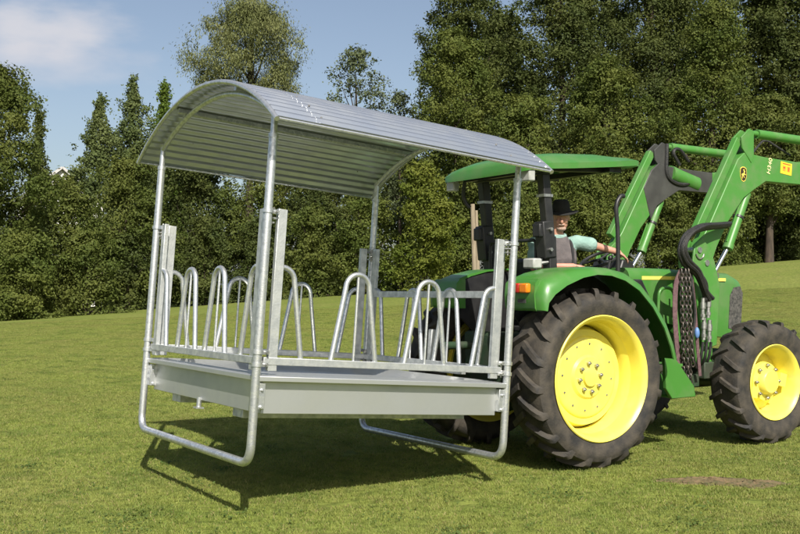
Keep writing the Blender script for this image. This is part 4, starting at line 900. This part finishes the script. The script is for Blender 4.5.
def fuse(meshes, voxel, smooth_it=4):
    bm = bmesh.new()
    for m in meshes: bm.from_mesh(m)
    me = bpy.data.meshes.new('tmp'); bm.to_mesh(me); bm.free(); o = bpy.data.objects.new('tmp', me); col.objects.link(o)
    rm = o.modifiers.new('r', 'REMESH'); rm.mode = 'VOXEL'; rm.voxel_size = voxel
    s = o.modifiers.new('s', 'SMOOTH'); s.factor = .5; s.iterations = smooth_it
    d = bpy.context.evaluated_depsgraph_get(); out = bpy.data.meshes.new_from_object(o.evaluated_get(d)); bpy.data.objects.remove(o); out.materials.clear(); return out
PEL, SPN, CHE, NEK = (.40, 1.0, 1.42), (.385, .985, 1.62), (.375, .965, 1.84), (.375, .955, 1.97)
HEAD = Vector((.385, .925, 2.13))
LSH, RSH = (.530, .865, 1.905), (.185, 1.07, 1.890)
LEL = tuple(Vector(tp(594, 250, .80))); LWR = tuple(Vector(tp(620, 257, .70)))
REL, RWR = tuple(Vector(tp(536, 272, .90))), (.36, .74, 1.675)
HIPS = [(.42, .90, 1.40), (.42, 1.10, 1.40)]; KNE = [(.84, .86, 1.44), (.84, 1.20, 1.44)]; ANK = [(.95, .86, 1.22), (.95, 1.20, 1.22)]
parts = [torso([(1.36, .155, .11, 0), (1.46, .16, .115, 0), (1.60, .145, .108, 0), (1.76, .165, .118, .01), (1.86, .165, .10, 0), (1.915, .12, .08, -.01), (1.955, .068, .062, -.01), (2.00, .055, .058, 0), (2.12, .052, .055, .015)])]
parts += [limb([(LSH, .054), (LEL, .041), (LWR, .028)]), limb([(RSH, .054), (REL, .042), (RWR, .028)])]
parts += [limb([(CHE, .07), (LSH, .054)]), limb([(CHE, .07), (RSH, .054)])]
for h_, k_, a_ in zip(HIPS, KNE, ANK): parts.append(limb([(h_, .088), (k_, .062), (a_, .042)]))
FD = Vector((-.60, -.78, -.16)).normalized(); FS = Vector((0, 0, 1)).cross(FD).normalized(); FU = FD.cross(FS)      # face axes: forward, his left, up
def hp3(f, s, u): return HEAD + FD * f + FS * s + FU * u - PO
hd = MB()
def eball(c, rf, rs, ru, n=10):
    b_ = MB(); b_.ball((0, 0, 0), 1, n); hd.add([hp3(*c) + FD * v[0] * rf + FS * v[1] * rs + FU * v[2] * ru for v in b_.v], b_.f)
eball((-.008, 0, .035), .100, .078, .098); eball((.025, 0, -.045), .066, .062, .070); eball((.052, 0, -.090), .036, .040, .026)      # skull, face, chin
eball((.098, 0, -.022), .020, .016, .026, 6); eball((.090, 0, .004), .014, .012, .024, 6); eball((.080, .0, .032), .020, .055, .013, 6)       # nose, bridge, brow
for s in (-1, 1): eball((.068, s * .036, -.022), .024, .024, .022, 6); eball((-.012, s * .077, -.002), .018, .010, .028, 6); eball((.070, s * .031, .012), .016, .014, .010, 6)   # cheeks, ears, eyes
eball((.079, 0, -.064), .014, .026, .007, 6)                                                                       # mouth
parts.append(hd.mesh('tmp'))
def hand(wr, d, up, curl, thumb):
    wr, d = Vector(wr), Vector(d).normalized(); up = (Vector(up) - d * Vector(up).dot(d)).normalized(); s = d.cross(up) * thumb
    q1 = MB(); b_ = MB(); b_.ball((0, 0, 0), 1, 8)
    for dist, rl, rw, rh in ((.045, .055, .040, .016), (.02, .04, .030, .020)): q1.add([wr - PO + d * (dist + v[0] * rl) + s * v[1] * rw + up * v[2] * rh for v in b_.v], b_.f)
    ms = [q1.mesh('tmp')]
    for i, ln in enumerate((.072, .080, .074, .058)):
        o = s * (.030 - .020 * i); p = wr + d * .078 + o; ch = [(tuple(p - d * .02), .010)]; dd = d.copy(); a = curl
        for k, fr in enumerate((.42, .32, .26)):
            dd = (dd * math.cos(a) - up * math.sin(a)).normalized(); p = p + dd * ln * fr; ch.append((tuple(p), .0092 - .0010 * k)); a = curl * 1.1 + .06 * i
        ms.append(limb(ch, 8))
    p = wr + d * .03 + s * .030; t1 = p + d * .030 + s * .022 - up * .010; t2 = t1 + d * .030 + s * .006 - up * .010
    ms.append(limb([(tuple(p), .013), (tuple(t1), .011), (tuple(t2), .009)], 8)); return ms
lh_d = Vector(tp(636, 269, .67)) - Vector(LWR)
parts += hand(LWR, lh_d, (.2, -.4, 1), .17, -1)
parts += hand(RWR, (.9, -.2, .0), (0, 0, 1), .3, 1)
for a in ANK:
    b_ = MB(); b_.ball(Vector(a) - PO + Vector((.08, 0, -.03)), (.13, .045, .04), 8); parts.append(b_.mesh('tmp'))
body = finish(fuse(parts, .0055, 3), 'body', SKIN, person, smooth=80)
shirt = fuse([torso([(1.40, .168, .122, 0), (1.60, .155, .118, 0), (1.76, .175, .126, .01), (1.86, .175, .110, 0), (1.92, .132, .090, -.01), (1.955, .082, .074, -.008), (1.975, .070, .068, -.005)]),
    limb([(CHE, .08), (LSH, .070), (tuple(Vector(LSH).lerp(Vector(LEL), .45)), .070), (tuple(Vector(LSH).lerp(Vector(LEL), .85)), .072)]), limb([(CHE, .08), (RSH, .070), (tuple(Vector(RSH).lerp(Vector(REL), .45)), .068), (tuple(Vector(RSH).lerp(Vector(REL), .85)), .066)])], .008, 3)
finish(shirt, 'shirt', TEE, person, smooth=80)
vest = fuse([torso([(1.38, .178, .132, 0), (1.60, .165, .128, 0), (1.74, .184, .137, .01), (1.84, .172, .124, .004), (1.905, .142, .106, -.006), (1.945, .104, .092, -.008), (1.965, .085, .078, -.008)])], .008, 3)
finish(vest, 'vest', VEST, person, smooth=80)
q = MB(); E = Vector((.839, -.544, 0)); Dn = Vector((-.60, -.80, 0)).normalized(); cc = Vector(CHE) - PO
for s in (1, -1):
    q.tube(smooth_path([cc + E * (s * .112) + Dn * .04 + Vector((0, 0, .085)), cc + E * (s * .128) + Dn * .10 + Vector((0, 0, .02)), cc + E * (s * .135) + Dn * .112 + Vector((0, 0, -.10)), cc + E * (s * .130) + Dn * .112 + Vector((0, 0, -.22))], 6), .014, 8)
q.pieces('vest_binding', VESTB, person)
q = MB(); nc = Vector((.375, .965, 1.972)) - PO
q.tube([nc + EX * .074 * math.cos(t) + DX * (.070 * math.sin(t) + .004) + Vector((0, 0, -.022 * math.sin(t) - .004)) for t in [k * math.pi / 12 for k in range(24)]], .015, 8, closed=True)
q.build('collar', TEE, person)
tro = fuse([torso([(1.34, .165, .122, 0), (1.44, .172, .126, 0)])] + [limb([(h_, .10), (k_, .075), (a_, .056)]) for h_, k_, a_ in zip(HIPS, KNE, ANK)], .011, 3)
finish(tro, 'trousers', TROUS, person, smooth=80)
hat = MB(); secs = []
tilt = .06
def hring(u, rf, rs, dip=0, n=28): return [hp3(-.008 + rf * math.cos(2 * math.pi * k / n) , rs * math.sin(2 * math.pi * k / n), u + dip * abs(math.sin(2 * math.pi * k / n)) ** 2) for k in range(n)]
hat.loft([hring(.040, .100, .082), hring(.036, .152, .158, .024), hring(.040, .160, .166, .028), hring(.046, .152, .158, .026), hring(.062, .108, .090), hring(.10, .104, .085), hring(.15, .096, .076), hring(.172, .080, .060), hring(.168, .045, .030)])
hat.build('hat', FELT, person, smooth=60)
q = MB(); q.lathe([(.036, -.012), (.043, -.010), (.043, .010), (.036, .012)], 20, axis='x'); wt = q.build('wristwatch', BLACK, person)
wd_ = (Vector(LWR) - Vector(LEL)).normalized(); wt.location = Vector(LWR) - wd_ * .02 - PO; wt.rotation_euler = wd_.to_track_quat('X', 'Z').to_euler()
bd = MB()
b_ = MB(); b_.ball((0, 0, 0), 1, 10)
for c, rf, rs, ru in (((.050, 0, -.092), .043, .046, .028), ((.088, 0, -.053), .016, .030, .008)): bd.add([hp3(*c) + FD * v[0] * rf + FS * v[1] * rs + FU * v[2] * ru for v in b_.v], b_.f)
bd.build('beard', BEARD, person, smooth=60)

# ------------------------------------------------------------------ pole in the meadow beyond the tractor
pp = at(475, 284, 15.5); pg = ground_h(pp.x, 15.5); pt_ = at(473.5, 204, 15.5)
q = MB(); q.tube([(0, 0, -.05), (.01, 0, 1.2), (pt_.x - pp.x - .015, 0, pt_.z - pg)], [.045, .042, .036], 10); q.tube([(.075, .02, -.05), (.07, .02, 1.3), (pt_.x - pp.x + .045, .02, pt_.z - pg - .1)], [.034, .03, .024], 10)
po = q.build('wooden_pole', WOODP, smooth=60); po.location = (pp.x, 15.5, pg); tag(po, 'pale doubled wooden pole standing in the meadow beyond the tractor', 'pole')
